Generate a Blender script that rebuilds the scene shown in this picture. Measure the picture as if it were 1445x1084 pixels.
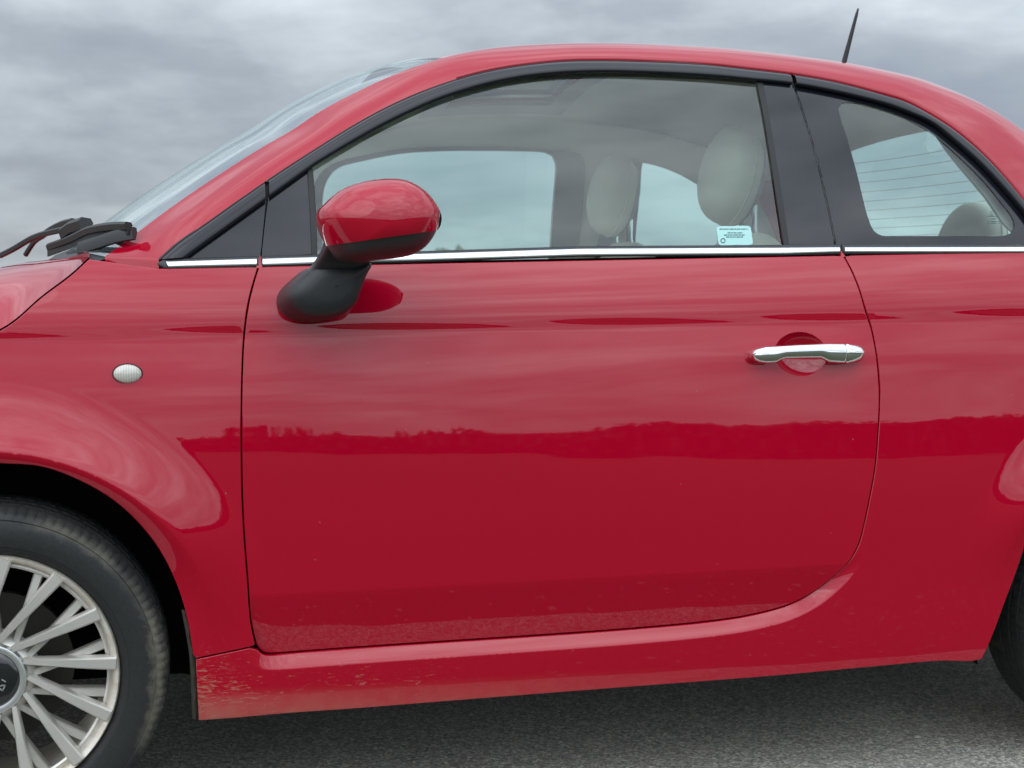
import bpy, math, random
import numpy as np
from mathutils import Vector
from mathutils.geometry import delaunay_2d_cdt

random.seed(7); np.random.seed(7)
for o in list(bpy.data.objects): bpy.data.objects.remove(o)
scene = bpy.context.scene
COL = scene.collection
rad = math.radians

# ---------------------------------------------------------------- camera
FL, YAW, PIT, ROL = 1920., .243, .067, .010          # focal length in px of a 1445 px wide frame
CAM = np.array([.299, -3.121, .932])
fw = np.array([math.sin(YAW)*math.cos(PIT), math.cos(YAW)*math.cos(PIT), -math.sin(PIT)])
r0 = np.array([math.cos(YAW), -math.sin(YAW), 0.]); u0 = np.cross(r0, fw)
rt = r0*math.cos(ROL)+u0*math.sin(ROL); up = -r0*math.sin(ROL)+u0*math.cos(ROL)
cd = bpy.data.cameras.new('camera'); cam = bpy.data.objects.new('camera', cd); COL.objects.link(cam)
from mathutils import Matrix
M = Matrix(((rt[0], up[0], -fw[0], CAM[0]), (rt[1], up[1], -fw[1], CAM[1]), (rt[2], up[2], -fw[2], CAM[2]), (0, 0, 0, 1)))
cam.matrix_world = M
cd.sensor_width = 36; cd.lens = FL/1445*36; cd.clip_start = .05; cd.clip_end = 5000
cd.dof.use_dof = True; cd.dof.focus_distance = 2.45; cd.dof.aperture_fstop = 7.0
scene.camera = cam

# ---------------------------------------------------------------- sky, sun, exposure
SUN_EL, SUN_AZ = rad(33), rad(233)       # veiled sun, ahead of the car on the photographer's side
w = bpy.data.worlds.new('World'); scene.world = w; w.use_nodes = True
nt = w.node_tree; nt.nodes.clear()
def N(nt, t, **k):
    n = nt.nodes.new(t)
    for a, v in k.items(): setattr(n, a, v)
    return n
def L(nt, a, b): nt.links.new(a, b)
def mth(nt, op, a, b=None, c=None, clamp=False):
    n = N(nt, 'ShaderNodeMath', operation=op, use_clamp=clamp)
    for i, v in enumerate((a, b, c)):
        if v is None: continue
        if hasattr(v, 'links'): L(nt, v, n.inputs[i])
        else: n.inputs[i].default_value = v
    return n.outputs[0]
def mixc(nt, f, a, b, bt='MIX'):
    n = N(nt, 'ShaderNodeMix', data_type='RGBA', blend_type=bt)
    for i, v in ((0, f), (6, a), (7, b)):
        if hasattr(v, 'links'): L(nt, v, n.inputs[i])
        elif i == 0: n.inputs[0].default_value = v
        else: n.inputs[i].default_value = (*v, 1)
    return n.outputs[2]
def ramp(nt, f, stops, interp='LINEAR'):
    n = N(nt, 'ShaderNodeValToRGB'); n.color_ramp.interpolation = interp
    e = n.color_ramp.elements
    while len(e) > 1: e.remove(e[0])
    e[0].position = stops[0][0]; e[0].color = (*stops[0][1], 1)
    for p, c in stops[1:]:
        q = e.new(p); q.color = (*c, 1)
    L(nt, f, n.inputs[0]); return n.outputs[0]
def noise(nt, vec, scale, detail=4, rough=.5, dist=0):
    n = N(nt, 'ShaderNodeTexNoise'); n.inputs['Scale'].default_value = scale
    n.inputs['Detail'].default_value = detail; n.inputs['Roughness'].default_value = rough
    n.inputs['Distortion'].default_value = dist
    if vec is not None: L(nt, vec, n.inputs['Vector'])
    return n.outputs[0]
tc = N(nt, 'ShaderNodeTexCoord'); sep = N(nt, 'ShaderNodeSeparateXYZ'); L(nt, tc.outputs['Generated'], sep.inputs[0])
zup = mth(nt, 'MAXIMUM', sep.outputs[2], 0.0)
den = mth(nt, 'ADD', zup, .20)
cx_ = mth(nt, 'DIVIDE', sep.outputs[0], den); cy_ = mth(nt, 'DIVIDE', sep.outputs[1], den)
cmb = N(nt, 'ShaderNodeCombineXYZ'); L(nt, cx_, cmb.inputs[0]); L(nt, cy_, cmb.inputs[1])
n1 = noise(nt, cmb.outputs[0], .62, 4, .48, .35)
n2 = noise(nt, cmb.outputs[0], 2.2, 4, .5, .4)
mpA = N(nt, 'ShaderNodeMapping'); mpA.inputs['Scale'].default_value = (1, 1, 2.9); mpA.inputs['Location'].default_value = (.35, .2, .6); L(nt, tc.outputs['Generated'], mpA.inputs[0])
n3 = noise(nt, mpA.outputs[0], 3.2, 7, .55, .25)
n4 = noise(nt, mpA.outputs[0], 9.5, 7, .58, .2)
cl = mth(nt, 'ADD', mth(nt, 'MULTIPLY', n1, .30), mth(nt, 'MULTIPLY', n2, .12))
cl = mth(nt, 'ADD', cl, mth(nt, 'ADD', mth(nt, 'MULTIPLY', n3, .42), mth(nt, 'MULTIPLY', n4, .16)))
cloud = ramp(nt, cl, [(.38, (.275, .31, .37)), (.46, (.345, .385, .435)), (.53, (.49, .545, .59)), (.62, (.72, .78, .82))])
# overcast sky grows brighter towards the zenith
grad = mth(nt, 'MULTIPLY_ADD', zup, 1.7, .95)
back = mth(nt, 'MULTIPLY_ADD', sep.outputs[1], -.60, 1.58)         # cloud is thinner on the veiled sun's side
grad = mth(nt, 'MULTIPLY', grad, back)
cloudb = N(nt, 'ShaderNodeVectorMath', operation='SCALE'); L(nt, cloud, cloudb.inputs[0]); L(nt, mth(nt, 'MULTIPLY', grad, 10.0), cloudb.inputs[3])
sky = N(nt, 'ShaderNodeTexSky', sky_type='NISHITA'); sky.sun_disc = False
sky.sun_elevation = SUN_EL; sky.sun_rotation = SUN_AZ
mx = mixc(nt, .93, sky.outputs[0], cloudb.outputs[0])
bg = N(nt, 'ShaderNodeBackground'); bg.inputs[1].default_value = .1
L(nt, mx, bg.inputs[0])
wo = N(nt, 'ShaderNodeOutputWorld'); L(nt, bg.outputs[0], wo.inputs[0])
sd = bpy.data.lights.new('sun', 'SUN'); sd.energy = .6; sd.angle = rad(60); sd.color = (1, .97, .92)
so = bpy.data.objects.new('sun', sd); COL.objects.link(so)
so.rotation_euler = Vector((math.sin(SUN_AZ)*math.cos(SUN_EL), math.cos(SUN_AZ)*math.cos(SUN_EL), math.sin(SUN_EL))).to_track_quat('Z', 'Y').to_euler()
vs = scene.view_settings; vs.view_transform = 'Standard'; vs.look = 'None'; vs.gamma = 1; vs.exposure = 0; vs.use_curve_mapping = False
scene.cycles.transparent_max_bounces = 24; scene.cycles.max_bounces = 10

# ---------------------------------------------------------------- small maths
def ray(u, v): return fw+rt*(u-722.5)/FL-up*(v-542)/FL
def uy(u, v, y):                                   # point seen at (u,v) on the plane y
    d = ray(u, v); return CAM+d*((y-CAM[1])/d[1])
def us(u, v, surf, y=-.7):                         # point seen at (u,v) on a side surface y=-surf(x,z)
    for _ in range(14):
        P = uy(u, v, y); y = -float(surf(P[0], P[2]))
    return uy(u, v, y)
def cat(pts, step=.012, closed=False):
    """Catmull-Rom through pts, resampled about every step."""
    P = [np.array(p, float) for p in pts]; out = []
    n = len(P); rng = range(n if closed else n-1)
    for i in rng:
        p1, p2 = P[i], P[(i+1) % n]
        p0 = P[(i-1) % n] if (closed or i > 0) else 2*p1-p2
        p3 = P[(i+2) % n] if (closed or i < n-2) else 2*p2-p1
        d = lambda a, b: max(np.linalg.norm(a-b), 1e-6)**.5
        t0 = 0; t1 = d(p0, p1); t2 = t1+d(p1, p2); t3 = t2+d(p2, p3)
        m = max(1, int(round(np.linalg.norm(p2-p1)/step)))
        for k in range(m):
            t = t1+(t2-t1)*k/m
            A1 = (t1-t)/(t1-t0)*p0+(t-t0)/(t1-t0)*p1; A2 = (t2-t)/(t2-t1)*p1+(t-t1)/(t2-t1)*p2; A3 = (t3-t)/(t3-t2)*p2+(t-t2)/(t3-t2)*p3
            B1 = (t2-t)/(t2-t0)*A1+(t-t0)/(t2-t0)*A2; B2 = (t3-t)/(t3-t1)*A2+(t-t1)/(t3-t1)*A3
            out.append((t2-t)/(t2-t1)*B1+(t-t1)/(t2-t1)*B2)
    if not closed: out.append(P[-1])
    return out
def lin(pts, step=.012):
    out = []
    for a, b in zip(pts[:-1], pts[1:]):
        a = np.array(a, float); b = np.array(b, float); m = max(1, int(round(np.linalg.norm(b-a)/step)))
        out += [a+(b-a)*k/m for k in range(m)]
    out.append(np.array(pts[-1], float)); return out
def resample(P, n):
    P = np.array(P); s = np.r_[0, np.cumsum(np.linalg.norm(np.diff(P, axis=0), axis=1))]
    q = np.linspace(0, s[-1], n); return np.stack([np.interp(q, s, P[:, k]) for k in range(P.shape[1])], 1)
def sstep(a, b, x):
    t = np.clip((x-a)/(b-a), 0, 1); return t*t*(3-2*t)

# ---------------------------------------------------------------- shape of the car side: half width W(x, z)
# slope dW/dz at heights (canonical), integrated once
SL = [(.10, .45), (.20, .30), (.215, .16), (.25, .10), (.32, .05), (.41, .03), (.46, .012), (.52, -.01), (.60, -.040), (.655, -.062), (.705, -.072), (.76, -.115),
      (.80, -.15), (.84, -.19), (.868, -.20), (.879, -.02), (.884, .13), (.888, -.07), (.91, -.20), (.94, -.33), (.97, -.42), (1.0, -.52), (1.05, -.75), (1.3, -.9)]
zt = np.linspace(.1, 1.3, 1201); st = np.interp(zt, [a for a, _ in SL], [b for _, b in SL])
k_ = np.exp(-np.linspace(-2, 2, 9)**2); st = np.convolve(np.pad(st, 4, 'edge'), k_/k_.sum(), 'valid')
wt = np.r_[0, np.cumsum((st[1:]+st[:-1])/2*(zt[1]-zt[0]))]; wt += .8135-wt.max()
def crease(x): return .853+.0255*np.asarray(x)
def belt(x): return .968+.0335*(np.asarray(x)-.28)
def canon(x, z):
    x = np.asarray(x, float); z = np.asarray(z, float); c = crease(x); b = belt(x)
    z = z+sstep(.52, .68, z)*sstep(.83, .72, z)*np.interp(x, [.3, .45, 1.6, 1.9], [-.018, -.018, .026, .026])
    return np.where(z < .5, z, np.where(z < c, .5+(z-.5)/(c-.5)*.382, .882+(z-c)/(b-c)*.118))
def plan(x):
    x = np.asarray(x, float)
    f = np.where(x < .8, -.030*((.8-x)/.8)**2, 0)+np.where(x > 1.5, -.022*((x-1.5)/.7)**2, 0)
    return f
def nose(x):
    x = np.asarray(x, float)
    f = np.clip((-.12-x)/.60, 0, .999); r = np.clip((x-2.30)/.50, 0, .999)
    return np.sqrt(1-f**2.6)*np.sqrt(1-r**2.8)
RWX = 2.225
def flare(x, z, cx, A, R0, R1):
    R1 = .49
    r = np.hypot(x-cx, z-.292)
    t = np.clip((R1-r)/(R1-R0), 0, 1)
    f = A*(t**1.8)
    lip = np.clip((R0+.012-r)/.05, 0, 1.2)
    return f-.030*lip**2
def W(x, z):
    x = np.asarray(x, float); z = np.asarray(z, float)
    w_ = np.interp(canon(x, z), zt, wt)+plan(x)
    w_ = w_+flare(x, z, 0., .034, .375, .62)*sstep(.32, .66, z)+flare(x, z, RWX, .034, .385, .62)*sstep(.36, .66, z)
    return w_*nose(x)
WB = .7335
def Wg(x, z):                                       # glasshouse side
    x = np.asarray(x, float); z = np.asarray(z, float); d = z-belt(x)
    b = WB+plan(x)*.8-np.where(x > 1.2, .05*(x-1.2)**2, 0)
    return b-.36*d-.28*d*np.abs(d)
def U(px, surf=W): return [us(u, v, surf)[[0, 2]] for u, v in px]

# ---------------------------------------------------------------- materials
def mat(name):
    m = bpy.data.materials.new(name); m.use_nodes = True
    return m, m.node_tree, m.node_tree.nodes['Principled BSDF']
def simple(name, col, rough=.5, metal=0., spec=.5, coat=0., bump=0., bs=300, var=0.):
    m, t, b = mat(name)
    b.inputs['Base Color'].default_value = (*col, 1); b.inputs['Roughness'].default_value = rough; b.inputs['Metallic'].default_value = metal
    b.inputs['Specular IOR Level'].default_value = spec; b.inputs['Coat Weight'].default_value = coat; b.inputs['Coat Roughness'].default_value = .05
    tcn = N(t, 'ShaderNodeTexCoord')
    nz = noise(t, tcn.outputs['Object'], 9, 6, .65)
    if var:
        c = mixc(t, mth(t, 'MULTIPLY', nz, 1.0), tuple(x*(1-var) for x in col), tuple(min(1, x*(1+var)) for x in col)); L(t, c, b.inputs['Base Color'])
    L(t, mth(t, 'MULTIPLY_ADD', nz, .16*rough+.04, rough-.08*rough-.02), b.inputs['Roughness'])
    if bump:
        n_ = noise(t, tcn.outputs['Object'], bs, 3, .6); bp = N(t, 'ShaderNodeBump'); bp.inputs['Strength'].default_value = bump; bp.inputs['Distance'].default_value = .002
        L(t, n_, bp.inputs['Height']); L(t, bp.outputs[0], b.inputs['Normal'])
    return m
def make_paint():
    m, t, b = mat('red_paint')
    tcn = N(t, 'ShaderNodeTexCoord'); P = tcn.outputs['Object']; s = N(t, 'ShaderNodeSeparateXYZ'); L(t, P, s.inputs[0])
    # road dirt: streaks and scuffs that live low on the sill near the front wheel, thin film elsewhere low down
    mp = N(t, 'ShaderNodeMapping'); mp.inputs['Scale'].default_value = (1.4, 1, 6); mp.inputs['Rotation'].default_value = (0, rad(-14), 0); L(t, P, mp.inputs[0])
    nA = noise(t, mp.outputs[0], 34, 7, .72, .6)
    nB = noise(t, P, 7, 3, .5)
    low = mth(t, 'MULTIPLY', mth(t, 'SUBTRACT', .37, s.outputs[2]), 9.0, clamp=True)
    fr = mth(t, 'MULTIPLY_ADD', s.outputs[0], -.9, 1.28, clamp=True)
    msk = mth(t, 'MULTIPLY', low, mth(t, 'MULTIPLY', fr, fr))
    thr = mth(t, 'MULTIPLY_ADD', msk, -.22, .70)
    scr = mth(t, 'MULTIPLY', mth(t, 'SUBTRACT', mth(t, 'ADD', nA, mth(t, 'MULTIPLY', mth(t, 'SUBTRACT', nB, .5), .35)), thr), 9, clamp=True)
    scr = mth(t, 'MULTIPLY', scr, mth(t, 'MULTIPLY', msk, 2.5, clamp=True))
    bot = mth(t, 'MULTIPLY', mth(t, 'MULTIPLY', mth(t, 'SUBTRACT', .255, s.outputs[2]), 16, clamp=True), mth(t, 'MULTIPLY', fr, noise(t, P, 22, 5, .7)))
    film = mth(t, 'MULTIPLY', mth(t, 'MULTIPLY', mth(t, 'SUBTRACT', .50, s.outputs[2]), 2.2, clamp=True), mth(t, 'MULTIPLY', noise(t, P, 160, 4, .8), .025))
    v = N(t, 'ShaderNodeTexVoronoi'); v.inputs['Scale'].default_value = 26; v.inputs['Randomness'].default_value = 1; L(t, P, v.inputs['Vector'])
    chip = mth(t, 'LESS_THAN', v.outputs['Distance'], .035)
    vr = N(t, 'ShaderNodeSeparateColor'); L(t, v.outputs['Color'], vr.inputs[0]); chip = mth(t, 'MULTIPLY', chip, mth(t, 'GREATER_THAN', vr.outputs[0], .72))
    d = mth(t, 'MAXIMUM', mth(t, 'MULTIPLY', scr, .5), mth(t, 'MULTIPLY', bot, .7)); d = mth(t, 'MAXIMUM', d, film)
    d = mth(t, 'MAXIMUM', d, mth(t, 'MULTIPLY', chip, .30))
    base = mixc(t, mth(t, 'MULTIPLY', nB, .5), (.385, .001, .018), (.355, .001, .016))
    L(t, mixc(t, d, base, (.38, .27, .18)), b.inputs['Base Color'])
    b.inputs['Roughness'].default_value = .42; b.inputs['Specular IOR Level'].default_value = 0.
    b.inputs['Coat Weight'].default_value = 1; b.inputs['Coat IOR'].default_value = 1.56
    L(t, mth(t, 'MULTIPLY_ADD', d, .5, .018), b.inputs['Coat Roughness'])
    L(t, mth(t, 'SUBTRACT', 1.0, mth(t, 'MULTIPLY', d, .85)), b.inputs['Coat Weight'])
    mp2 = N(t, 'ShaderNodeMapping'); mp2.inputs['Scale'].default_value = (.6, 1, 2.2); L(t, P, mp2.inputs[0])
    w1 = noise(t, mp2.outputs[0], 5.0, 2, .4); w2 = noise(t, P, 330, 1, .5)
    bp = N(t, 'ShaderNodeBump'); bp.inputs['Strength'].default_value = 1; bp.inputs['Distance'].default_value = .0006; L(t, w1, bp.inputs['Height'])
    bp2 = N(t, 'ShaderNodeBump'); bp2.inputs['Strength'].default_value = 1; bp2.inputs['Distance'].default_value = .0000035; L(t, w2, bp2.inputs['Height']); L(t, bp.outputs[0], bp2.inputs['Normal'])
    L(t, bp2.outputs[0], b.inputs['Coat Normal'])
    return m
def make_glass(name, tint, refl=1.0, rough=.0, haze=.0):
    m, t, b = mat(name); t.nodes.remove(b)
    tr = N(t, 'ShaderNodeBsdfTransparent'); tr.inputs[0].default_value = (*tint, 1)
    gl = N(t, 'ShaderNodeBsdfGlossy'); gl.inputs['Roughness'].default_value = rough; gl.inputs[0].default_value = (.95, .98, 1, 1)
    fr = N(t, 'ShaderNodeFresnel'); fr.inputs[0].default_value = 1.55
    f2 = mth(t, 'MULTIPLY', fr.outputs[0], 1.75*refl, clamp=True)
    mxs = N(t, 'ShaderNodeMixShader'); L(t, f2, mxs.inputs[0]); L(t, tr.outputs[0], mxs.inputs[1]); L(t, gl.outputs[0], mxs.inputs[2])
    tcn = N(t, 'ShaderNodeTexCoord')
    df = N(t, 'ShaderNodeBsdfDiffuse'); df.inputs[0].default_value = (.5, .5, .48, 1)
    h = mth(t, 'MULTIPLY', noise(t, tcn.outputs['Object'], 5, 5, .6), haze)
    m2 = N(t, 'ShaderNodeMixShader'); L(t, h, m2.inputs[0]); L(t, mxs.outputs[0], m2.inputs[1]); L(t, df.outputs[0], m2.inputs[2])
    L(t, m2.outputs[0], t.nodes['Material Output'].inputs[0]); return m
PAINT = make_paint()
GLOSSC = simple('piano_black_cover', (.010, .011, .016), .06, spec=.35, coat=.2)
GLASS = make_glass('tinted_glass', (.79, .96, .93), .72, 0, .04)
WGLASS = make_glass('windscreen_glass', (.86, .965, .945), .28, 0, .03)
SUNGLASS = make_glass('dark_glass', (.55, .64, .65))
FRIT = simple('black_glass_edge', (.010, .011, .016), .08, spec=.35, coat=.2)
GLOSSB = simple('gloss_black_trim', (.012, .013, .018), .13, spec=.35, coat=.15, var=.2)
PLAS = simple('satin_black_plastic', (.020, .021, .024), .42, spec=.5, bump=.25, bs=900, var=.3)
RUB = simple('black_rubber', (.012, .012, .013), .6, bump=.2, bs=500)
CHR = simple('chrome', (.86, .87, .88), .07, metal=1)
CHR2 = simple('brushed_chrome_strip', (.88, .89, .90), .34, metal=1, var=.04)
DARK = simple('underbody_black', (.008, .008, .009), .9, spec=.08)
BEIGE = simple('beige_lining', (.66, .64, .56), .85, bump=.3, bs=400, var=.06)
BEIGE2 = simple('cream_leather', (.76, .69, .56), .55, bump=.25, bs=220, var=.06)
GREYT = simple('dark_grey_lining', (.07, .07, .075), .7, bump=.3, bs=300)
BODYB = simple('inner_body', (.05, .003, .006), .6)
def make_alloy():
    m, t, b = mat('silver_alloy'); tcn = N(t, 'ShaderNodeTexCoord'); P = tcn.outputs['Object']
    d = mth(t, 'MULTIPLY', mth(t, 'SUBTRACT', noise(t, P, 18, 7, .7), .46), 3.2, clamp=True)
    d2 = mth(t, 'MULTIPLY', mth(t, 'SUBTRACT', noise(t, P, 75, 4, .7), .6), 5, clamp=True)
    dd = mth(t, 'ADD', mth(t, 'MULTIPLY', d, .42), mth(t, 'MULTIPLY', d2, .3), clamp=True)
    L(t, mixc(t, dd, (.62, .60, .56), (.27, .21, .14)), b.inputs['Base Color'])
    L(t, mth(t, 'MULTIPLY_ADD', dd, -.5, .55), b.inputs['Metallic']); L(t, mth(t, 'MULTIPLY_ADD', dd, .4, .30), b.inputs['Roughness']); return m
ALLOY = make_alloy()
def make_lip():
    m, t, b = mat('dirty_rim_lip'); tcn = N(t, 'ShaderNodeTexCoord'); P = tcn.outputs['Object']
    d = mth(t, 'MULTIPLY', mth(t, 'SUBTRACT', noise(t, P, 30, 7, .7), .35), 2.6, clamp=True)
    L(t, mixc(t, d, (.74, .71, .65), (.50, .42, .31)), b.inputs['Base Color']); b.inputs['Metallic'].default_value = .35; b.inputs['Roughness'].default_value = .45
    return m
LIPM = make_lip()
def make_tyre():
    m, t, b = mat('tyre_rubber'); tcn = N(t, 'ShaderNodeTexCoord'); P = tcn.outputs['Object']; s = N(t, 'ShaderNodeSeparateXYZ'); L(t, P, s.inputs[0])
    r = mth(t, 'SQRT', mth(t, 'ADD', mth(t, 'MULTIPLY', s.outputs[0], s.outputs[0]), mth(t, 'MULTIPLY', s.outputs[2], s.outputs[2])))
    nz = noise(t, P, 26, 8, .75, .4); n3 = noise(t, P, 6, 3, .5)
    rr = mth(t, 'ADD', r, mth(t, 'MULTIPLY', mth(t, 'SUBTRACT', nz, .5), .05))
    band = mth(t, 'MULTIPLY', mth(t, 'SUBTRACT', .016, mth(t, 'ABSOLUTE', mth(t, 'SUBTRACT', rr, .270))), 70, clamp=True)
    scuff = mth(t, 'MULTIPLY', band, mth(t, 'MULTIPLY', mth(t, 'SUBTRACT', n3, .40), 5, clamp=True))
    tread = mth(t, 'MULTIPLY', mth(t, 'SUBTRACT', r, .277), 200, clamp=True)
    c = mixc(t, mth(t, 'MULTIPLY', tread, .75), (.010, .011, .012), (.017, .018, .019))
    c = mixc(t, mth(t, 'MULTIPLY', scuff, .7), c, (.16, .145, .11))
    c = mixc(t, mth(t, 'MULTIPLY', noise(t, P, 200, 4, .7), .18), c, (.12, .12, .11))
    L(t, c, b.inputs['Base Color']); L(t, mth(t, 'MULTIPLY_ADD', tread, .3, .55), b.inputs['Roughness']); b.inputs['Specular IOR Level'].default_value = .3
    bp = N(t, 'ShaderNodeBump'); bp.inputs['Strength'].default_value = .4; bp.inputs['Distance'].default_value = .002; L(t, noise(t, P, 120, 6, .7), bp.inputs['Height']); L(t, bp.outputs[0], b.inputs['Normal'])
    return m
TYRE = make_tyre()

# ---------------------------------------------------------------- mesh helpers
def link(name, me, parent=None, loc=None):
    o = bpy.data.objects.new(name, me); COL.objects.link(o)
    if parent is not None: o.parent = parent
    if loc is not None: o.location = loc
    return o
def mesh(name, V, Fc, m, parent=None, smooth=True, normals=None, loc=None, sharp=None):
    me = bpy.data.meshes.new(name); me.from_pydata([tuple(map(float, v)) for v in V], [], [tuple(map(int, f)) for f in Fc]); me.validate(); me.update()
    me.materials.append(m)
    me.polygons.foreach_set('use_smooth', [smooth]*len(me.polygons))
    if normals is not None: me.normals_split_custom_set([tuple(normals[l.vertex_index]) for l in me.loops])
    elif sharp: me.set_sharp_from_angle(angle=rad(sharp))
    return link(name, me, parent, loc)
def pip(P, poly):
    x, y = P[:, 0], P[:, 1]; c = np.zeros(len(P), bool); q = np.array(poly); j = len(q)-1
    for i in range(len(q)):
        xi, yi = q[i]; xj, yj = q[j]
        if yi != yj:
            k = ((yi > y) != (yj > y)) & (x < (xj-xi)*(y-yi)/(yj-yi)+xi); c ^= k
        j = i
    return c
def dist_poly(P, poly, closed=True):
    q = np.array(poly); d = np.full(len(P), 1e9); n = len(q)
    for i in range(n if closed else n-1):
        a, b = q[i], q[(i+1) % n]; ab = b-a; l2 = max(ab@ab, 1e-12)
        t = np.clip(((P-a)@ab)/l2, 0, 1); d = np.minimum(d, np.linalg.norm(P-(a+t[:, None]*ab), axis=1))
    return d
def area(p): q = np.array(p); return .5*np.sum(q[:, 0]*np.roll(q[:, 1], -1)-np.roll(q[:, 0], -1)*q[:, 1])
def inset(poly, d):
    q = np.array(poly); s = 1 if area(q) > 0 else -1
    e1 = q-np.roll(q, 1, 0); e2 = np.roll(q, -1, 0)-q
    n1_ = np.stack([-e1[:, 1], e1[:, 0]], 1); n2_ = np.stack([-e2[:, 1], e2[:, 0]], 1)
    n1_ /= np.linalg.norm(n1_, axis=1)[:, None]+1e-12; n2_ /= np.linalg.norm(n2_, axis=1)[:, None]+1e-12
    n_ = n1_+n2_; n_ /= np.maximum(np.sum(n_*n_, 1)/2, .35)[:, None]
    return q+n_*d*s
def clean(poly, eps=.0015):
    out = []
    for p in poly:
        if not out or np.linalg.norm(np.array(p)-out[-1]) > eps: out.append(np.array(p, float))
    if np.linalg.norm(out[0]-out[-1]) < eps: out.pop()
    return out
def tri(poly, holes=(), grid=.012, extra=None):
    loops = [poly]+list(holes); pts = []; ed = []
    for lp in loops:
        b = len(pts); pts += [tuple(p) for p in lp]; n = len(lp); ed += [(b+i, b+(i+1) % n) for i in range(n)]
    q = np.array(poly); lo = q.min(0); hi = q.max(0)
    gx = np.arange(lo[0]+grid/2, hi[0], grid); gy = np.arange(lo[1]+grid/2, hi[1], grid)
    G = np.stack(np.meshgrid(gx, gy), -1).reshape(-1, 2)
    if extra is not None and len(extra): G = np.vstack([G, extra])
    if len(G):
        k = pip(G, poly)&(dist_poly(G, poly) > grid*.35)
        for h in holes: k &= ~pip(G, h); k &= dist_poly(G, h) > grid*.35
        G = G[k]
    pts += [tuple(p) for p in G]
    r = delaunay_2d_cdt([Vector(p) for p in pts], ed, [], 0, 1e-6)
    V = np.array([tuple(v) for v in r[0]]); T = np.array([f for f in r[2] if len(f) == 3], dtype=int).reshape(-1, 3)
    c = V[T].mean(1); k = pip(c, poly)
    for h in holes: k &= ~pip(c, h)
    T = T[k]
    a = (V[T[:, 1]]-V[T[:, 0]]); b_ = (V[T[:, 2]]-V[T[:, 0]]); ar = a[:, 0]*b_[:, 1]-a[:, 1]*b_[:, 0]
    T[ar < 0] = T[ar < 0][:, ::-1]
    T = T[np.abs(ar) > 1e-10]
    # boundary edges in order of orientation
    cnt = {}
    for t_ in T:
        for i in range(3): cnt[(t_[i], t_[(i+1) % 3])] = 1
    be = [(a_, b2) for (a_, b2) in cnt if (b2, a_) not in cnt]
    return V, T, be
def panel(name, poly, surf, m, parent=None, holes=(), grid=.012, gap=.0028, wall=.012, far=False, off=0., extra=None, bev=.0016):
    """A sheet-metal panel lying on the side surface, with turned-in edges. poly in (x,z)."""
    poly = clean(poly, min(.0015, .1*float(np.ptp(np.array(poly), axis=0).min())))
    if gap: poly = clean(inset(poly, gap), .0008)
    V, T, be = tri(poly, [clean(h) for h in holes], grid, extra)
    e = 6e-4
    def pos(P, d=0): 
        y = -(surf(P[:, 0], P[:, 1])+off)+d; return np.stack([P[:, 0], y, P[:, 1]], 1)
    def nor(P):
        wx = (surf(P[:, 0]+e, P[:, 1])-surf(P[:, 0]-e, P[:, 1]))/(2*e); wz = (surf(P[:, 0], P[:, 1]+e)-surf(P[:, 0], P[:, 1]-e))/(2*e)
        n_ = np.stack([-wx, -np.ones(len(P)), -wz], 1); return n_/np.linalg.norm(n_, axis=1)[:, None]
    P3 = pos(V); NN = nor(V); Fc = [tuple(t_) for t_ in T]; nV = len(V); Vl = [P3]; Nl = [NN]
    if wall:
        bi = sorted(set(i for ed_ in be for i in ed_)); ix = {b: k for k, b in enumerate(bi)}; nb = len(bi)
        # outward 2D normals at the boundary
        on = np.zeros((nb, 2))
        for a, b in be:
            t_ = V[b]-V[a]; n_ = np.array([t_[1], -t_[0]])/(np.linalg.norm(t_)+1e-9); on[ix[a]] += n_; on[ix[b]] += n_
        on /= np.linalg.norm(on, axis=1)[:, None]+1e-9
        B = V[bi]; o3 = np.stack([on[:, 0], np.zeros(nb), on[:, 1]], 1)
        R1 = pos(B+on*bev*.7, bev*.3); R2 = pos(B+on*bev, bev); R3 = pos(B+on*bev, wall)
        n1_ = NN[bi]*.7+o3*.7; Vl += [R1, R2, R2, R3]; Nl += [n1_, o3*.98+NN[bi]*.2, o3, o3]
        for a, b in be:
            a_, b_ = ix[a], ix[b]
            Fc += [(b, a, nV+a_, nV+b_), (nV+b_, nV+a_, nV+nb+a_, nV+nb+b_), (nV+2*nb+b_, nV+2*nb+a_, nV+3*nb+a_, nV+3*nb+b_)]
    VV = np.vstack(Vl); NV = np.vstack(Nl); NV /= np.linalg.norm(NV, axis=1)[:, None]+1e-9
    # triangles in (x,z) counter-clockwise face -y already
    if far: VV[:, 1] *= -1; NV[:, 1] *= -1; Fc = [f[::-1] for f in Fc]
    return mesh(name, VV, Fc, m, parent, normals=NV)
def loft(name, rows, m, parent=None, closed=False, smooth=True, far=False, flip=False, sharp=None, cap=False, loc=None):
    R = np.array(rows); a, b = R.shape[:2]; V = R.reshape(-1, 3).copy(); Fc = []
    for i in range(a-1):
        for j in range(b if closed else b-1):
            j2 = (j+1) % b; Fc.append((i*b+j, i*b+j2, (i+1)*b+j2, (i+1)*b+j))
    if cap: Fc.append(tuple(range(b))[::-1]); Fc.append(tuple((a-1)*b+j for j in range(b)))
    if far: V[:, 1] *= -1; flip = not flip
    if flip: Fc = [f[::-1] for f in Fc]
    return mesh(name, V, Fc, m, parent, smooth, loc=loc, sharp=sharp)
def frame(P):
    P = np.array(P); T = np.gradient(P, axis=0); T /= np.linalg.norm(T, axis=1)[:, None]+1e-12; return T
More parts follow.
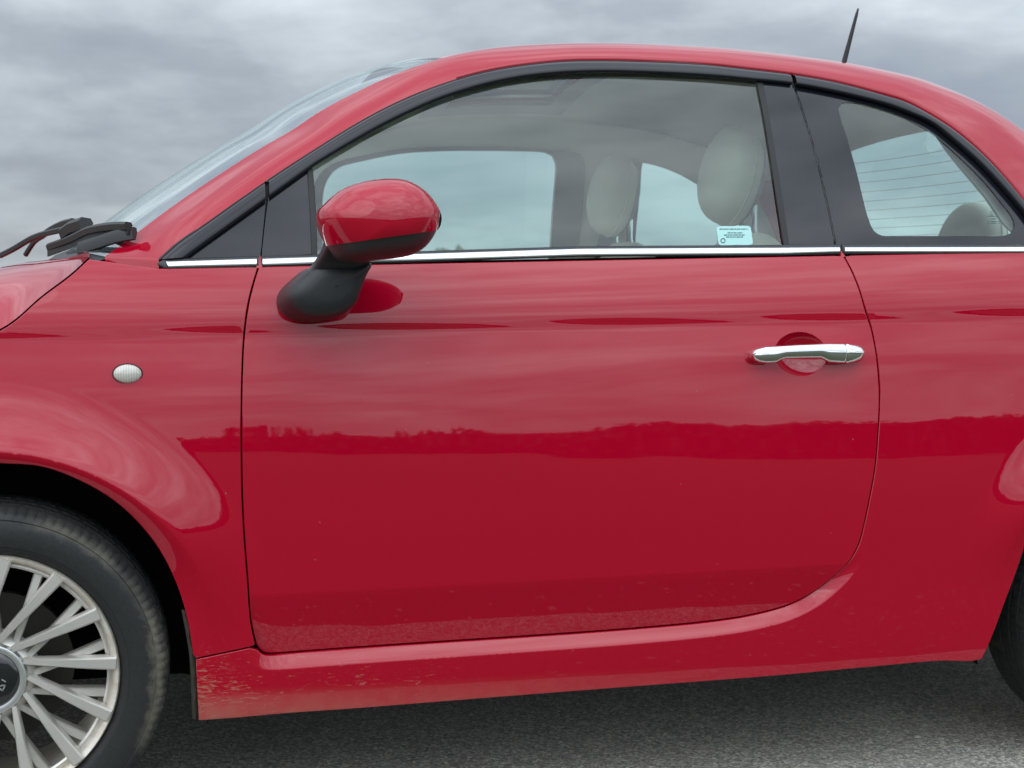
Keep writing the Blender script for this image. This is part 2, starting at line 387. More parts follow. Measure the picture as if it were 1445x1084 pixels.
def tube(name, P, r, m, parent=None, n=10, upv=(0, 0, 1), sx=1., cap=True):
    P = np.array(P, float); T = frame(P); rr = np.full(len(P), r) if np.isscalar(r) else np.array(r); rows = []
    for p, t_, q in zip(P, T, rr):
        a = np.cross(t_, upv); a /= np.linalg.norm(a)+1e-9; b = np.cross(a, t_)
        rows.append([p+q*(math.cos(k*2*math.pi/n)*a*sx+math.sin(k*2*math.pi/n)*b) for k in range(n)])
    return loft(name, rows, m, parent, closed=True, cap=cap, sharp=50)
def lathe(prof, seg, c=(0, 0, 0), a0=0, a1=2*math.pi):   # axis along y, prof (r, y)
    rows = []
    for r, y in prof: rows.append([(c[0]+r*math.cos(2*math.pi*k/seg), c[1]+y, c[2]+r*math.sin(2*math.pi*k/seg)) for k in range(seg)])
    return rows
def bez(p0, p1, p2, p3, n):
    t = np.linspace(0, 1, n)[:, None]; return (1-t)**3*p0+3*(1-t)**2*t*p1+3*(1-t)*t*t*p2+t**3*p3
def nrm(v): v = np.array(v, float); return v/np.linalg.norm(v)
def band(name, A, B, surf, m, parent=None, bulge=.004, base=.0, n=7, far=False, n_st=None, depth=.006):
    """A strip on the side surface between curves A and B in (x,z): domed section with turned-down edges."""
    k = n_st or max(len(A), len(B)); A = resample(A, k); B = resample(B, k); rows = []
    for a, b in zip(A, B):
        row = []
        d = (b-a)
        row.append((a[0], -(float(surf(*a))+base-depth), a[1]))
        for j in range(n):
            t = j/(n-1); p = a+d*t; h = base+bulge*(1-(2*t-1)**2)**.6; row.append((p[0], -(float(surf(*p))+h), p[1]))
        row.append((b[0], -(float(surf(*b))+base-depth), b[1])); rows.append(row)
    return loft(name, rows, m, parent, far=far, flip=True, sharp=60)

# ---------------------------------------------------------------- traced curves (photo px), unprojected onto the real side surface
T_OUT = [(224, 366), (249, 344), (293, 313), (328, 288), (377, 254), (415, 229), (448, 208), (489, 182), (533, 157), (577, 136), (621, 119), (666, 105), (720, 94), (791, 86), (846, 85), (901, 86),
         (1000, 91), (1049, 96.5), (1113, 104), (1181, 116), (1248, 134), (1280, 144), (1313, 162), (1346, 183), (1380, 211), (1413, 245), (1445, 284), (1472, 322), (1496, 362)]
S_PX = [(148, 362), (175, 343), (226, 304), (271, 272), (330, 233), (375, 205), (412, 184), (455, 155), (503, 130), (550, 108), (598, 90), (650, 75), (711, 65.5), (786, 61), (843, 60.5), (901, 61.5),
        (1003, 66.8), (1056, 71.5), (1125, 79.5), (1202, 90), (1285, 107), (1325, 120), (1365, 136), (1405, 157), (1445, 184), (1490, 222), (1530, 264), (1562, 306), (1590, 352)]
T_IN = [(266, 363), (374, 285), (434.6, 241), (440, 237), (489, 207), (533, 182), (577, 160), (621, 141), (680, 122.5), (735, 111), (791, 105), (846, 103), (901, 104), (1000, 109), (1066, 115), (1119, 120.5),
        (1181, 132), (1248, 148.5), (1280, 160), (1313, 175), (1346, 201), (1380, 231), (1413, 266), (1445, 304), (1478, 350)]
DOOR_F = [(367, 362), (364, 378.7), (360, 392), (354, 414), (348.7, 440), (344, 480), (342, 520), (341, 560), (340.8, 620), (342, 700), (345, 760), (349.7, 820), (354, 878), (361, 911)]
DOOR_C = [(361, 911), (364.5, 918), (371.5, 924.6), (380, 926.8), (395, 926.2)]
DOOR_B = [(395, 926.2), (490.7, 918.8), (620, 910), (750, 901.5), (900, 890.5), (1000, 881), (1060, 872), (1111, 858.5), (1133, 848.5), (1155, 835), (1177.5, 816), (1194, 799), (1206, 781), (1214, 762), (1219.6, 740), (1228, 700), (1235, 660),
          (1238.5, 620), (1241.5, 566), (1240, 530), (1236, 494), (1229.5, 463), (1222, 440), (1213, 409), (1202, 382), (1188, 356)]
B_IN = [(1068.5, 115), (1078, 160), (1097, 280), (1107.5, 349)]
B_MID = [(1076, 116.5), (1084, 160), (1103.5, 280), (1113.5, 349)]
B_SH = [(1115, 106), (1119.5, 122), (1144, 199), (1164, 280), (1178.5, 349)]

car = bpy.data.objects.new('car', None); COL.objects.link(car)
car['label'] = 'glossy red small hatchback with chrome belt strip, silver multi-spoke wheels and muddy sill'; car['category'] = 'car'

# door outline on the body surface
df = U(cat(DOOR_F, 9)); dc = U(cat(DOOR_C, 4)); db = U(cat(DOOR_B, 9))
BELTL = lambda x: float(belt(x))
x0, x1 = df[0][0], db[-1][0]
DOOR = clean(df+dc[1:]+db[1:]+lin([db[-1], (x1, BELTL(x1)), (x0, BELTL(x0)), df[0]], .02)[1:-1])
LOWCH = np.array([p for p in (dc+db) if p[1] < .50])       # the stretch of door edge that has a chamfer below it
def W_sill(x, z):
    x = np.asarray(x, float); z = np.asarray(z, float); sh = np.broadcast(x, z).shape
    P = np.stack([np.broadcast_to(x, sh).ravel(), np.broadcast_to(z, sh).ravel()], 1)
    d = dist_poly(P, LOWCH, closed=False).reshape(sh)
    A = .019*sstep(.455, .355, z)*sstep(.395, .50, x)
    s_ = np.clip(1-d/.024, 0, 1); return W(x, z)-A*s_**1.1
TUCK = lambda x: .418+.012*(np.asarray(x)-.5)
HC = us(1130, 500, W); HX, HZ = HC[0], HC[2]
def W_door(x, z):
    z = np.asarray(z, float); d = TUCK(x)-z
    t_ = np.where(d > 0, .19*np.maximum(d, 0)-.0006*(1-np.exp(-np.maximum(d, 0)/.004)), 0)
    r = np.hypot((x-HX)/.053, (z-HZ)/.041)
    b = .024*np.clip(1-r**2.2, 0, 1)**.85
    rim = .0
    return W(x, z)-t_-b-rim

# handle recess gets finer points
ang = np.linspace(0, 2*math.pi, 72, endpoint=False); ex = []
for q in np.r_[np.linspace(.1, .9, 9), .94, .97, .985, .995, 1.0, 1.02, 1.05, 1.1]: ex += [(HX+.053*q*math.cos(a), HZ+.041*q*math.sin(a)) for a in ang[::1 if q > .4 else 3]]
ex = np.array(ex)
tk = np.array([(x_, float(TUCK(x_))+dz) for x_ in np.arange(.40, 1.7, .006) for dz in (-.006, -.003, 0, .003)])
door = panel('door', DOOR, W_door, PAINT, car, grid=.0105, extra=np.vstack([ex, tk]))
panel('door_far', [p for p in DOOR], W_door, PAINT, car, grid=.03, far=True).name = 'door'

# fender
bonl = U([(0, 466), (60, 418), (100, 388), (125, 365)])
xe = us(222, 366, W)
ARCHF = [(0, 655), (60, 660), (120, 683), (170, 715), (215, 763), (243, 812), (260, 860), (269, 905), (273, 935)]
archf = U(cat(ARCHF, 9)); AFR = np.hypot(archf[0][0], archf[0][1]-.292)
a_s = math.atan2(archf[0][1]-.292, archf[0][0])
front_arc = [(AFR*math.cos(a), .292+AFR*math.sin(a)) for a in np.arange(math.pi+.28, a_s, -.035)]
bx = bonl[0]
fl_top = [(-.60, .66), (-.52, .705), (-.42, .745), (-.28, .785), (-.14, .815), tuple(bx)]
bonc = cat(fl_top+[tuple(p) for p in bonl[1:]], .012)
seam_l = us(276, 930, W); seam_r = us(352, 914, W)
wingx = x0
FEND = front_arc+archf[:-1]+lin([(seam_l[0], seam_l[2]), (seam_r[0], seam_r[2])], .012)
fd = [p for p in reversed(df) if p[1] > seam_r[2]+.002]
FEND += fd+[(x0, BELTL(x0))]+lin([(x0, BELTL(x0)), (xe[0], BELTL(xe[0]))], .02)[1:]
FEND += list(reversed(bonc))+[(-.60, .45), (-.58, .20)]
def rings(cx, Ra, a0, a1):
    return np.array([(cx+r*math.cos(a), .292+r*math.sin(a)) for r in np.arange(Ra+.006, .51, .0055) for a in np.arange(a0, a1, .014)])
fender = panel('front_fender', FEND, W, PAINT, car, grid=.0125, extra=rings(0, AFR, .1, 2.0))
panel('front_fender', FEND, W, PAINT, car, grid=.03, far=True)

# quarter panel + sill (one pressing in steel, as on the car)
ARCHR = [(1462, 700), (1445, 775), (1432, 815), (1418, 852), (1404, 890), (1395, 912), (1386, 931)]
SILLB = [(1386, 931), (1372, 934), (1330, 933.5), (1240, 941), (1100, 954), (900, 969.5), (700, 985), (500, 1001), (400, 1008), (340, 1013.5), (279, 1018)]
archr = U(cat(ARCHR, 9)); sillb = U(cat(SILLB, 12))
ARR = np.hypot(archr[0][0]-RWX, archr[0][1]-.292); a_r = math.atan2(archr[0][1]-.292, archr[0][0]-RWX)
rear_arc = [(RWX+ARR*math.cos(a), .292+ARR*math.sin(a)) for a in np.arange(-.25, a_r, .04)]
QUART = rear_arc+archr+sillb[1:]+[(seam_l[0]-.001, seam_l[2])]+lin([(seam_l[0], seam_l[2]), (seam_r[0], seam_r[2])], .012)[1:]
low = [p for p in (df+dc[1:]+db[1:]) if True]
i0 = int(np.argmin([abs(p[1]-seam_r[2])+abs(p[0]-seam_r[0]) for p in low])); low = low[i0+1:]
QUART += low+lin([(x1, BELTL(x1)), (2.30, BELTL(2.30))], .02)+[(2.42, 1.025), (2.54, .985), (2.64, .93), (2.72, .86), (2.77, .78), (2.79, .60), (2.76, .40), (2.70, .22)]
LD = resample(LOWCH, 260); tn = np.gradient(LD, axis=0); tn /= np.linalg.norm(tn, axis=1)[:, None]; nn_ = np.stack([tn[:, 1], -tn[:, 0]], 1)
sillx = np.vstack([LD+nn_*o_ for o_ in (.0045, .0075, .011, .015, .019, .0215, .024, .0265, .030)])
quarter = panel('rear_quarter_panel', QUART, W_sill, PAINT, car, grid=.0125, extra=np.vstack([sillx, rings(RWX, ARR, 1.6, 3.1)]))
panel('rear_quarter_panel', QUART, W_sill, PAINT, car, grid=.03, far=True)

# body behind the gaps
def inner(x, z): return W(x, z)-.055
shell = [(-.5, .45), (-.42, .62), (-.3, .72)]+lin([(.0, .78), (.18, .93), (xe[0], BELTL(xe[0])-.01), (2.5, BELTL(2.5)-.01)], .05)+[(2.66, .8), (2.7, .5), (2.62, .3)]
hf = [(.385*math.cos(a), .292+.385*math.sin(a)) for a in np.linspace(math.pi+.2, -.22, 30)]
hr = [(RWX+.40*math.cos(a), .292+.40*math.sin(a)) for a in np.linspace(math.pi+.22, -.2, 30)]
SHELL = hr[::-1]+lin([(1.80, .235), (.42, .225)], .05)+hf[::-1]+[(-.5, .3)]+shell+[(2.62, .25)]
SHELL = hf+lin([(.42, .225), (1.80, .235)], .05)+hr+[(2.62, .25), (2.7, .5), (2.66, .8)]+list(reversed(lin([(.0, .78), (.18, .93), (xe[0], BELTL(xe[0])-.01), (2.5, BELTL(2.5)-.01)], .05)))+[(-.3, .72), (-.42, .62), (-.5, .45)]
panel('inner_body_side', SHELL, inner, BODYB, car, grid=.05, gap=0, wall=0)
panel('inner_body_side', SHELL, inner, BODYB, car, grid=.05, gap=0, wall=0, far=True)

# wheel-arch liners (part tubes) with a mudguard tail
def liner(cx, R, y0, y1, far=False):
    rows = []
    for y in np.linspace(y0, y1, 5):
        rows.append([(cx+R*math.cos(a), y, .292+R*math.sin(a)) for a in np.linspace(-.28, math.pi+(.45 if cx < 1 else .20), 54)])
    rows.append([(cx+R*.2*math.cos(a), y1, .292+R*.2*math.sin(a)) for a in np.linspace(-.28, math.pi+(.45 if cx < 1 else .20), 54)])
    return loft('wheel_arch_liner', rows, DARK, car, far=far)
for f in (False, True):
    liner(0., AFR+.006, -.786, -.50, f); liner(RWX, ARR+.006, -.786, -.50, f)
mg = U(cat([(262, 862), (270, 905), (274, 935), (276, 975), (277, 1017)], 9)); mg = resample(mg, 20)
rows = []
for (x_, z_) in mg:
    wv = .0022*math.sin(z_*160)
    yy = -float(W(x_, z_)); rows.append([(x_+.004, yy+.012, z_), (x_-.002+wv*.6, yy+.006, z_), (x_-.007, yy+.012, z_), (x_-.008, yy+.08, z_), (x_-.006, yy+.25, z_)])
MUD = simple('mud_caked_plastic', (.045, .040, .030), .9, bump=.8, bs=160, var=.7)
loft('mudguard_edge', rows, MUD, car, sharp=60)

# front bumper / nose and tail end caps follow the same surface; bonnet
def zbon(x): return np.interp(x, [-.72, -.66, -.55, -.40, -.2, 0., .1, .24], [.60, .70, .80, .875, .945, .985, .993, .997])
bonc3 = [(p[0], -float(W(p[0], p[1])), p[1]) for p in bonc]
rows = []
for p in resample(bonc3, 60):
    p = np.array(p); xc = p[0]-.05*(1-np.clip((.2-p[0])/.6, 0, 1)); c = np.array([xc, 0, max(float(zbon(xc)), p[2]+.006)])
    Lh = abs(p[1]); d0 = nrm((-.02, .97, .10+(c[2]-p[2])/Lh*2.6)); rows.append(bez(p+np.array([0, .003, .002]), p+d0*Lh*.30, c-np.array([0, .55*Lh, 0]), c, 18))
R_ = np.array(rows); R_ = np.concatenate([R_, (R_*np.array([1, -1, 1]))[:, ::-1][:, 1:]], 1)
lip = R_[-1].copy(); lip2 = lip+np.array([.004, 0, -.012]); R_ = np.concatenate([R_, [lip2]], 0)
loft('bonnet', R_, PAINT, car, sharp=50)
# front end: closes the shape between the bonnet edge and the bottom of the bumper
b0_ = R_[0]; ym = np.abs(b0_[:, 1]).max(); rows = []
for t in np.linspace(0, 1, 20):
    z = b0_[:, 2]*(1-t)+.20*t; yv = b0_[:, 1]*np.array([float(W(-.598, zz)) for zz in b0_[:, 2].min()*(1-t)+.20*t+0*z])/float(W(-.598, b0_[:, 2].min()))
    rows.append(np.stack([b0_[:, 0]-.11*math.sin(math.pi*min(1, t*1.25+.0)*.5)*np.sqrt(np.clip(1-(b0_[:, 1]/ym)**2, 0, 1)), yv, z], 1))
bump_ = loft('front_bumper', rows, PAINT, car)
for f in (1, -1):
    c = np.array([-.585, -.435*f, .615]); n_ = nrm((-.88, -.45*f, .12)); a1_ = nrm(np.cross(n_, (0, 0, 1))); a2_ = np.cross(a1_, n_)
    loft('headlight', [[c+n_*(-.012+.03*math.sin(q2))+(a1_*math.cos(q1)+a2_*math.sin(q1))*.085*math.cos(q2) for q1 in ang[::2]] for q2 in np.linspace(-.3, math.pi/2, 9)], CHR2, car, closed=True)
rows = []
for z in np.linspace(.2, .86, 14):
    hw = float(W(2.60, min(z, .84))); k_s = np.sin(np.linspace(-1, 1, 21)*math.pi/2); rows.append([(2.60+.17*math.sqrt(max(0, 1-v*v)), -hw*v, z) for v in -k_s])
loft('rear_bumper', rows, PAINT, car, flip=True)
rows = []
for x, z in ((2.27, BELTL(2.27)), (2.34, 1.036), (2.42, 1.022), (2.54, .982), (2.62, .94), (2.68, .88), (2.70, .80)):
    hw = float(W(min(x, 2.66), z))*.995; rows.append([(x+.10*math.cos(v*math.pi/2)*(x > 2.5)*(x-2.5)/.2, -hw*v, z-.004+.03*math.cos(v*math.pi/2)) for v in np.linspace(1, -1, 21)])
loft('rear_deck', rows, PAINT, car)

# ---------------------------------------------------------------- pillar, roof and windscreen
to = [us(u, v, Wg) for u, v in T_OUT]
YS = lambda u: -np.interp(u, [148, 226, 330, 455, 598, 650, 720, 850, 1200, 1325, 1445, 1590], [.60, .585, .56, .53, .50, .475, .43, .38, .37, .42, .49, .60])
sp = [uy(u, v, YS(u)) for u, v in S_PX]
NS = 150
idx = np.arange(len(to)); q = np.linspace(0, len(to)-1, NS)
def csp(P):                                          # smooth resample, stations stay paired
    P = np.array(P); n = len(P); out = []
    for s in q:
        i = min(int(s), n-2); t = s-i; p0 = P[max(i-1, 0)]; p1 = P[i]; p2 = P[i+1]; p3 = P[min(i+2, n-1)]
        out.append(.5*((2*p1)+(-p0+p2)*t+(2*p0-5*p1+4*p2-p3)*t*t+(-p0+3*p1-3*p2+p3)*t**3))
    return np.array(out)
A3 = csp(to); S3 = csp(sp); 
for _ in range(3):
    A3[1:-1] = (A3[:-2]+2*A3[1:-1]+A3[2:])/4; S3[1:-1] = (S3[:-2]+2*S3[1:-1]+S3[2:])/4
TS = np.gradient(S3, axis=0)
HEAD = int(np.argmin(np.abs(q-10.6)))                # header station
d1s = []; rows = []
for i in range(NS):
    A, S = A3[i], S3[i]; ch = S-A; Lc = np.linalg.norm(ch); ry = S-CAM; ry = ry/ry[1]
    Tt = TS[i]/max(TS[i][0], 1e-6); dd = nrm(ry-ry[0]*Tt)
    wroof = sstep(HEAD-14, HEAD+6, i)
    dpil = nrm(nrm(ch)*.55+np.array([-.42, .80, .10])*.45)
    d1 = nrm(dpil*(1-wroof)+dd*wroof); d1s.append(d1)
    d0 = nrm(nrm(ch)*.5+np.array([-.15*(1-wroof), .36, .93])*.5)
    wb_ = sstep(0, 12, i); d0 = nrm(d0*wb_+nrm(ch)*(1-wb_)); d1 = nrm(d1*wb_+nrm(ch)*(1-wb_))
    b = bez(A, A+d0*Lc*.36, S-d1*Lc*.36, S, 14)
    first = A+np.array([0, .012, -.001]); rows.append(np.vstack([first, b]))
cant = np.array(rows)
roofrows = []
for i in range(HEAD, NS):
    S = S3[i]; d1 = d1s[i]; Ly = abs(S[1]); k = (i-HEAD)/(NS-1-HEAD)
    bow = -.065*(1-sstep(0, .35, k))+.10*sstep(.55, 1.0, k)
    rw = sstep(.60, .85, k); d1 = nrm(d1*(1-rw)+np.array([.22, 1, .12])*rw)
    c = np.array([S[0]+bow, 0, S[2]+min(max(d1[2]/max(d1[1], .3), .05)*Ly*.42, .075)])
    e_ = bez(S, S+d1*Ly*.34, c-np.array([0, .4*Ly, 0]), c, 16)
    roofrows.append(e_)
roofrows = np.array(roofrows)
for _ in range(2): roofrows[1:-1, 1:] = (roofrows[:-2, 1:]+2*roofrows[1:-1, 1:]+roofrows[2:, 1:])/4
full = np.concatenate([cant[HEAD:], roofrows[:, 1:]], 1)
full = np.concatenate([full, (full*np.array([1, -1, 1]))[:, ::-1][:, 1:]], 1)
RXE = 2.08                                           # roof sheet ends where the hatch glass starts
kend = int(np.argmin(np.abs(S3[HEAD:, 0]-RXE)))+1
roof = loft('roof', full[:kend], PAINT, car, flip=False)
for f in (False, True):
    loft('windscreen_pillar', np.concatenate([[cant[0]+np.array([0, -.012, -.035])], [cant[0]+np.array([0, -.004, -.006])], cant[:HEAD+1]]), PAINT, car, far=f, sharp=60)
    loft('rear_pillar', cant[HEAD+kend-1:], PAINT, car, far=f)
# hatch shell beside the rear glass
hz = full[kend-1:, 15:-15] if False else None
# windscreen
rows = []
for i in range(0, HEAD+1):
    S = S3[i]; k = i/HEAD; Ly = abs(S[1]); bow = np.interp(k, [0, .5, 1], [.085, .060, .045]); rise = np.interp(k, [0, .3, .6, 1], [.020, .028, .034, .038])
    c = np.array([S[0]-bow, 0, S[2]+rise]); d1 = nrm(nrm((-.55, .8, .12))*(1-.5*k)+np.array(d1s[i])*.5*k)
    e_ = bez(S, S+d1*Ly*.33, c-np.array([0, .45*Ly, 0]), c, 20); rows.append(np.vstack([e_, (e_*np.array([1, -1, 1]))[::-1][1:]]))
wsr = np.array(rows)
windscreen = loft('windscreen', wsr, WGLASS, car)
def frit_strip(nm, rws):                             # black painted border under the glass
    return loft(nm, rws, FRIT, windscreen)
ins = np.array([0.004, .0, -.004])
frit_strip('glass_border', wsr[:, 0:3]+ins); frit_strip('glass_border', wsr[:, -3:]+ins)
frit_strip('glass_border', wsr[-5:, :]+ins); frit_strip('glass_border', wsr[:9, :]+ins)

# hatch glass: carries on the curve of the roof
hg = full[kend-1:, 14:-14]
hatch = loft('rear_window', hg, GLASS, car)
for j0, j1 in ((0, 3), (-3, None)): loft('glass_border', (hg[:, j0:j1]+np.array([-.003, 0, -.002])), FRIT, hatch)
HWM = simple('heater_wire_print', (.20, .10, .06), .6)
def zcut(z):
    out = []
    for j in range(2, hg.shape[1]-2):
        c_ = hg[:, j]; zz = c_[:, 2]
        if zz.min() < z < zz.max():
            i = int(np.argmax(zz < z)); i = max(i, 1); t = (zz[i-1]-z)/(zz[i-1]-zz[i]+1e-9); out.append(c_[i-1]*(1-t)+c_[i]*t+np.array([-.002, 0, 0]))
    return out
for k in range(12):
    ln = zcut(1.300-k*.0245)
    if len(ln) > 6: ln = np.array(ln); loft('heater_wire', [ln, ln+np.array([.0004, 0, -.0011])], HWM, hatch)
lastr = full[-1][14:-14]
tail = loft('tailgate', [lastr+np.array([.001, 0, 0]), lastr+np.array([.05, 0, -.03]), lastr*np.array([1, 1.05, 1])+np.array([.10, 0, -.16]), lastr*np.array([1, 1.1, 1])+np.array([.14, 0, -.40])], PAINT, car)

# ---------------------------------------------------------------- side glass, black trim, chrome
tin = [us(u, v, Wg)[[0, 2]] for u, v in cat(T_IN, 3)]; tout = [p[[0, 2]] for p in cat([p for p in to], .003)]
def cutx(P, a, b): return [p for p in P if a <= p[0] <= b]
xs1 = us(376.5, 258, Wg)[0]; xs2 = us(1117, 112, Wg)[0]
def seg(name, xa, xb, parent, far=False, xa2=None, xb2=None):
    O = cutx(tout, xa, xb); I = cutx(tin, xa2 or xa, xb2 or xb)
    if len(I) < 2: return
    n = max(len(O), len(I)); O = resample(O, n); I = resample(I, n)
    O2 = O*.90+I*.10
    g = band(name, O2, I, Wg, GLOSSB, parent, bulge=.007, base=.004, n=9, far=far)
    band(name.replace('trim', 'seal'), O+(O-I)*.04, O2, Wg, RUB, parent, bulge=.001, base=-.001, n=4, far=far, depth=.008)
zf = us(266, 363, Wg)
for f, pr in ((False, None), (True, None)):
    dpar = door if not f else bpy.data.objects['door.001']
    seg('window_trim', tout[0][0], xs1-.002, car, f, tin[0][0], xs1-.002)
    seg('window_trim', xs1+.002, xs2-.002, dpar, f)
    seg('window_trim', xs2+.003, 2.3, car, f)
gap = lambda P: [p[[0, 2]] for p in [us(u, v, Wg) for u, v in cat(P, 12)]]
def zbg(x): return float(belt(x))+.006
# fixed black triangle on the body, mirror triangle on the door
tri1 = gap([(262, 366), (374, 285), (370, 330), (366.5, 361.5)])
def tripoly(px): return clean([us(u, v, Wg)[[0, 2]] for u, v in px])
def glasspanel(name, px, m, parent, off=-.004, grid=.04, far=False, gap_=.0, wall=.004, holes=()):
    return panel(name, tripoly(px), Wg, m, parent, grid=grid, gap=gap_, wall=wall, off=off, far=far, holes=[tripoly(h) for h in holes])
DOORG = [(441, 235)]+[(p[0], p[1]-4) for p in cat(T_IN, 12) if 441 < p[0] < 1066]+[(1067.5, 111)]
for f in (False, True):
    dpar = door if not f else bpy.data.objects['door.001']
    glasspanel('quarter_light', lin([(258, 366), (374.5, 283), (366.8, 363), (258, 366)], 12)[:-1], FRIT, car, far=f, off=-.002)
    glasspanel('mirror_corner_cover', lin([(379, 280), (434, 240), (440, 358.5), (370, 362.5), (379, 280)], 12)[:-1], FRIT, dpar, far=f, off=-.002)
    g = glasspanel('door_window', DOORG+cat(B_IN, 12)[1:]+lin([(1107.5, 350), (446, 362), (438, 300)], 12), GLASS, dpar, far=f, off=-.006, grid=.03)
    # pillar covers
    glasspanel('door_pillar_cover', cat(B_MID, 12)+[(1177, 350)]+cat(B_SH, 12)[::-1][1:-1]+[(1117, 118)], GLOSSC, dpar, far=f, off=-.001)
    glasspanel('window_channel', cat(B_IN, 12)+cat(B_MID, 12)[::-1], RUB, dpar, far=f, off=.0)
    glasspanel('window_channel', lin([(434.5, 241), (440.5, 237), (445, 300), (447, 362), (441, 362), (438.5, 300)], 12), RUB, dpar, far=f, off=.001)
    band('pillar_seal', [us(u-6, v, Wg)[[0, 2]] for u, v in [(378, 256), (374, 285), (370, 330), (367, 362)]], [us(u+6, v, Wg)[[0, 2]] for u, v in [(378, 256), (374, 285), (370, 330), (367, 362)]], Wg, RUB, dpar, .0005, -.012, n=4, far=f)
    band('pillar_seal', [us(u-6, v, Wg)[[0, 2]] for u, v in B_SH], [us(u+7, v, Wg)[[0, 2]] for u, v in B_SH], Wg, RUB, dpar, .0005, -.012, n=4, far=f)
    # rear side glass with its black border
    CLEAR = cat([(1185, 153), (1189, 145.5), (1213.6, 146), (1247, 155), (1280, 167.5), (1313, 186), (1346, 213), (1391, 257), (1413, 284), (1430.6, 308), (1433.5, 320), (1428, 329), (1416, 333), (1380, 333), (1320, 333), (1260, 333), (1246, 332.5), (1235, 326), (1227, 308.5), (1209, 237.6), (1197, 195), (1187, 165)], 8, closed=True)
    QG = cat([(1121, 117)]+[(p[0]+1, p[1]-4) for p in T_IN if 1125 < p[0] < 1470]+[(1470, 340)], 12)+lin([(1470, 345), (1184, 349)], 12)+cat(B_SH, 12)[::-1][1:-3]
    QG = [p if not (1119 <= p[0] <= 1182 and p[1] > 123) else p+np.array([4., 0]) for p in QG]
    q_ = glasspanel('rear_side_window', QG, GLASS, car, far=f, off=-.006, grid=.03)
    panel('glass_border', clean(inset(tripoly(QG), .001)), Wg, FRIT, q_, holes=[tripoly(CLEAR)], grid=.05, gap=0, wall=.0, off=-.0045, far=f)

# belt mouldings: dark base and bright strip
def pxband(nm, top, bot, m, parent, bulge, base, far=False, depth=.006, n=7):
    s = W_belt; band(nm, [us(u, v, s)[[0, 2]] for u, v in lin(top, 12)], [us(u, v, s)[[0, 2]] for u, v in lin(bot, 12)], s, m, parent, bulge, base, n=n, far=far, depth=depth)
def W_belt(x, z): return np.asarray(WB+.012+plan(x)-.45*(z-belt(x)))
for f in (False, True):
    dpar = door if not f else bpy.data.objects['door.001']
    pxband('belt_moulding', [(222, 371), (228, 366.5), (240, 365.3), (365, 361.3)], [(222, 373), (230, 380.5), (242, 381), (365, 377.2)], PLAS, car, .003, -.002, f)
    pxband('chrome_strip', [(234, 369), (362, 365)], [(238.5, 377.2), (362, 374.2)], CHR2, car, .0022, .002, f)
    pxband('belt_moulding', [(369, 361.5), (600, 354.2), (820, 347.3), (1107, 345.6), (1186, 344.8)], [(369, 377), (600, 370), (820, 362.3), (1107, 360.6), (1186, 358.6)], PLAS, dpar, .003, -.002, f)
    pxband('chrome_strip', [(370.5, 365), (600, 358), (820, 351), (1107, 349.5), (1184, 348.8)], [(370.5, 374.5), (600, 367.5), (820, 360.4), (1107, 358.4), (1184, 356)], CHR2, dpar, .0022, .002, f)
    pxband('belt_moulding', [(1188.5, 344.8), (1445, 345), (1500, 345.5)], [(1188.5, 358.6), (1445, 358.6), (1500, 359)], PLAS, car, .003, -.002, f)
    pxband('chrome_strip', [(1191, 348.9), (1445, 348.5), (1500, 349)], [(1191, 356), (1445, 356), (1500, 356.5)], CHR2, car, .0022, .002, f)

for f in (False, True):
    for u_a, u_b in ((361, 372), (1182, 1193)):
        v_ = np.interp(u_a, [361, 1182], [361.6, 345]); pxband('belt_gap_seal', [(u_a, v_), (u_b, v_)], [(u_a, v_+(15.2 if u_a < 500 else 13.5)), (u_b, v_+(15.2 if u_a < 500 else 13.5))], RUB, car, .0003, -.003, f)
# ---------------------------------------------------------------- door handle, indicator, mirror, aerial, wipers
def blob(name, outline, y0, half, m, parent, n=15, expo=2.3, ex2=2.3, cut=None, keep=1):
    """Rounded solid: an (x,z) outline scaled down towards both ends of its y range."""
    O = np.array(outline); c = O.mean(0) if cut is None else np.array(cut); rows = []
    for k in range(n):
        v = -math.cos(math.pi*k/(n-1)); s = max(1e-3, (1-abs(v)**expo))**(1/ex2)
        rows.append([(c[0]+(p[0]-c[0])*s, y0+v*half, c[1]+(p[1]-c[1])*s) for p in O])
    return loft(name, rows, m, parent, closed=True, cap=True, flip=True)
yh = -float(W(HX, HZ))
def hb(px, y): return [uy(u, v, y)[[0, 2]] for u, v in px]
HT = cat([(1062, 501), (1067, 494.5), (1083, 490), (1128, 487), (1173, 485), (1193, 485), (1211, 488.5), (1218, 494), (1219, 500), (1215, 507), (1205, 511.5), (1190, 512.5), (1150, 508.5), (1120, 508.5), (1085, 512.5), (1070, 511), (1063, 506)], 4, closed=True)
xl = hb([(1062, 501)], yh-.03)[0][0]; xr = hb([(1219, 499)], yh-.03)[0][0]
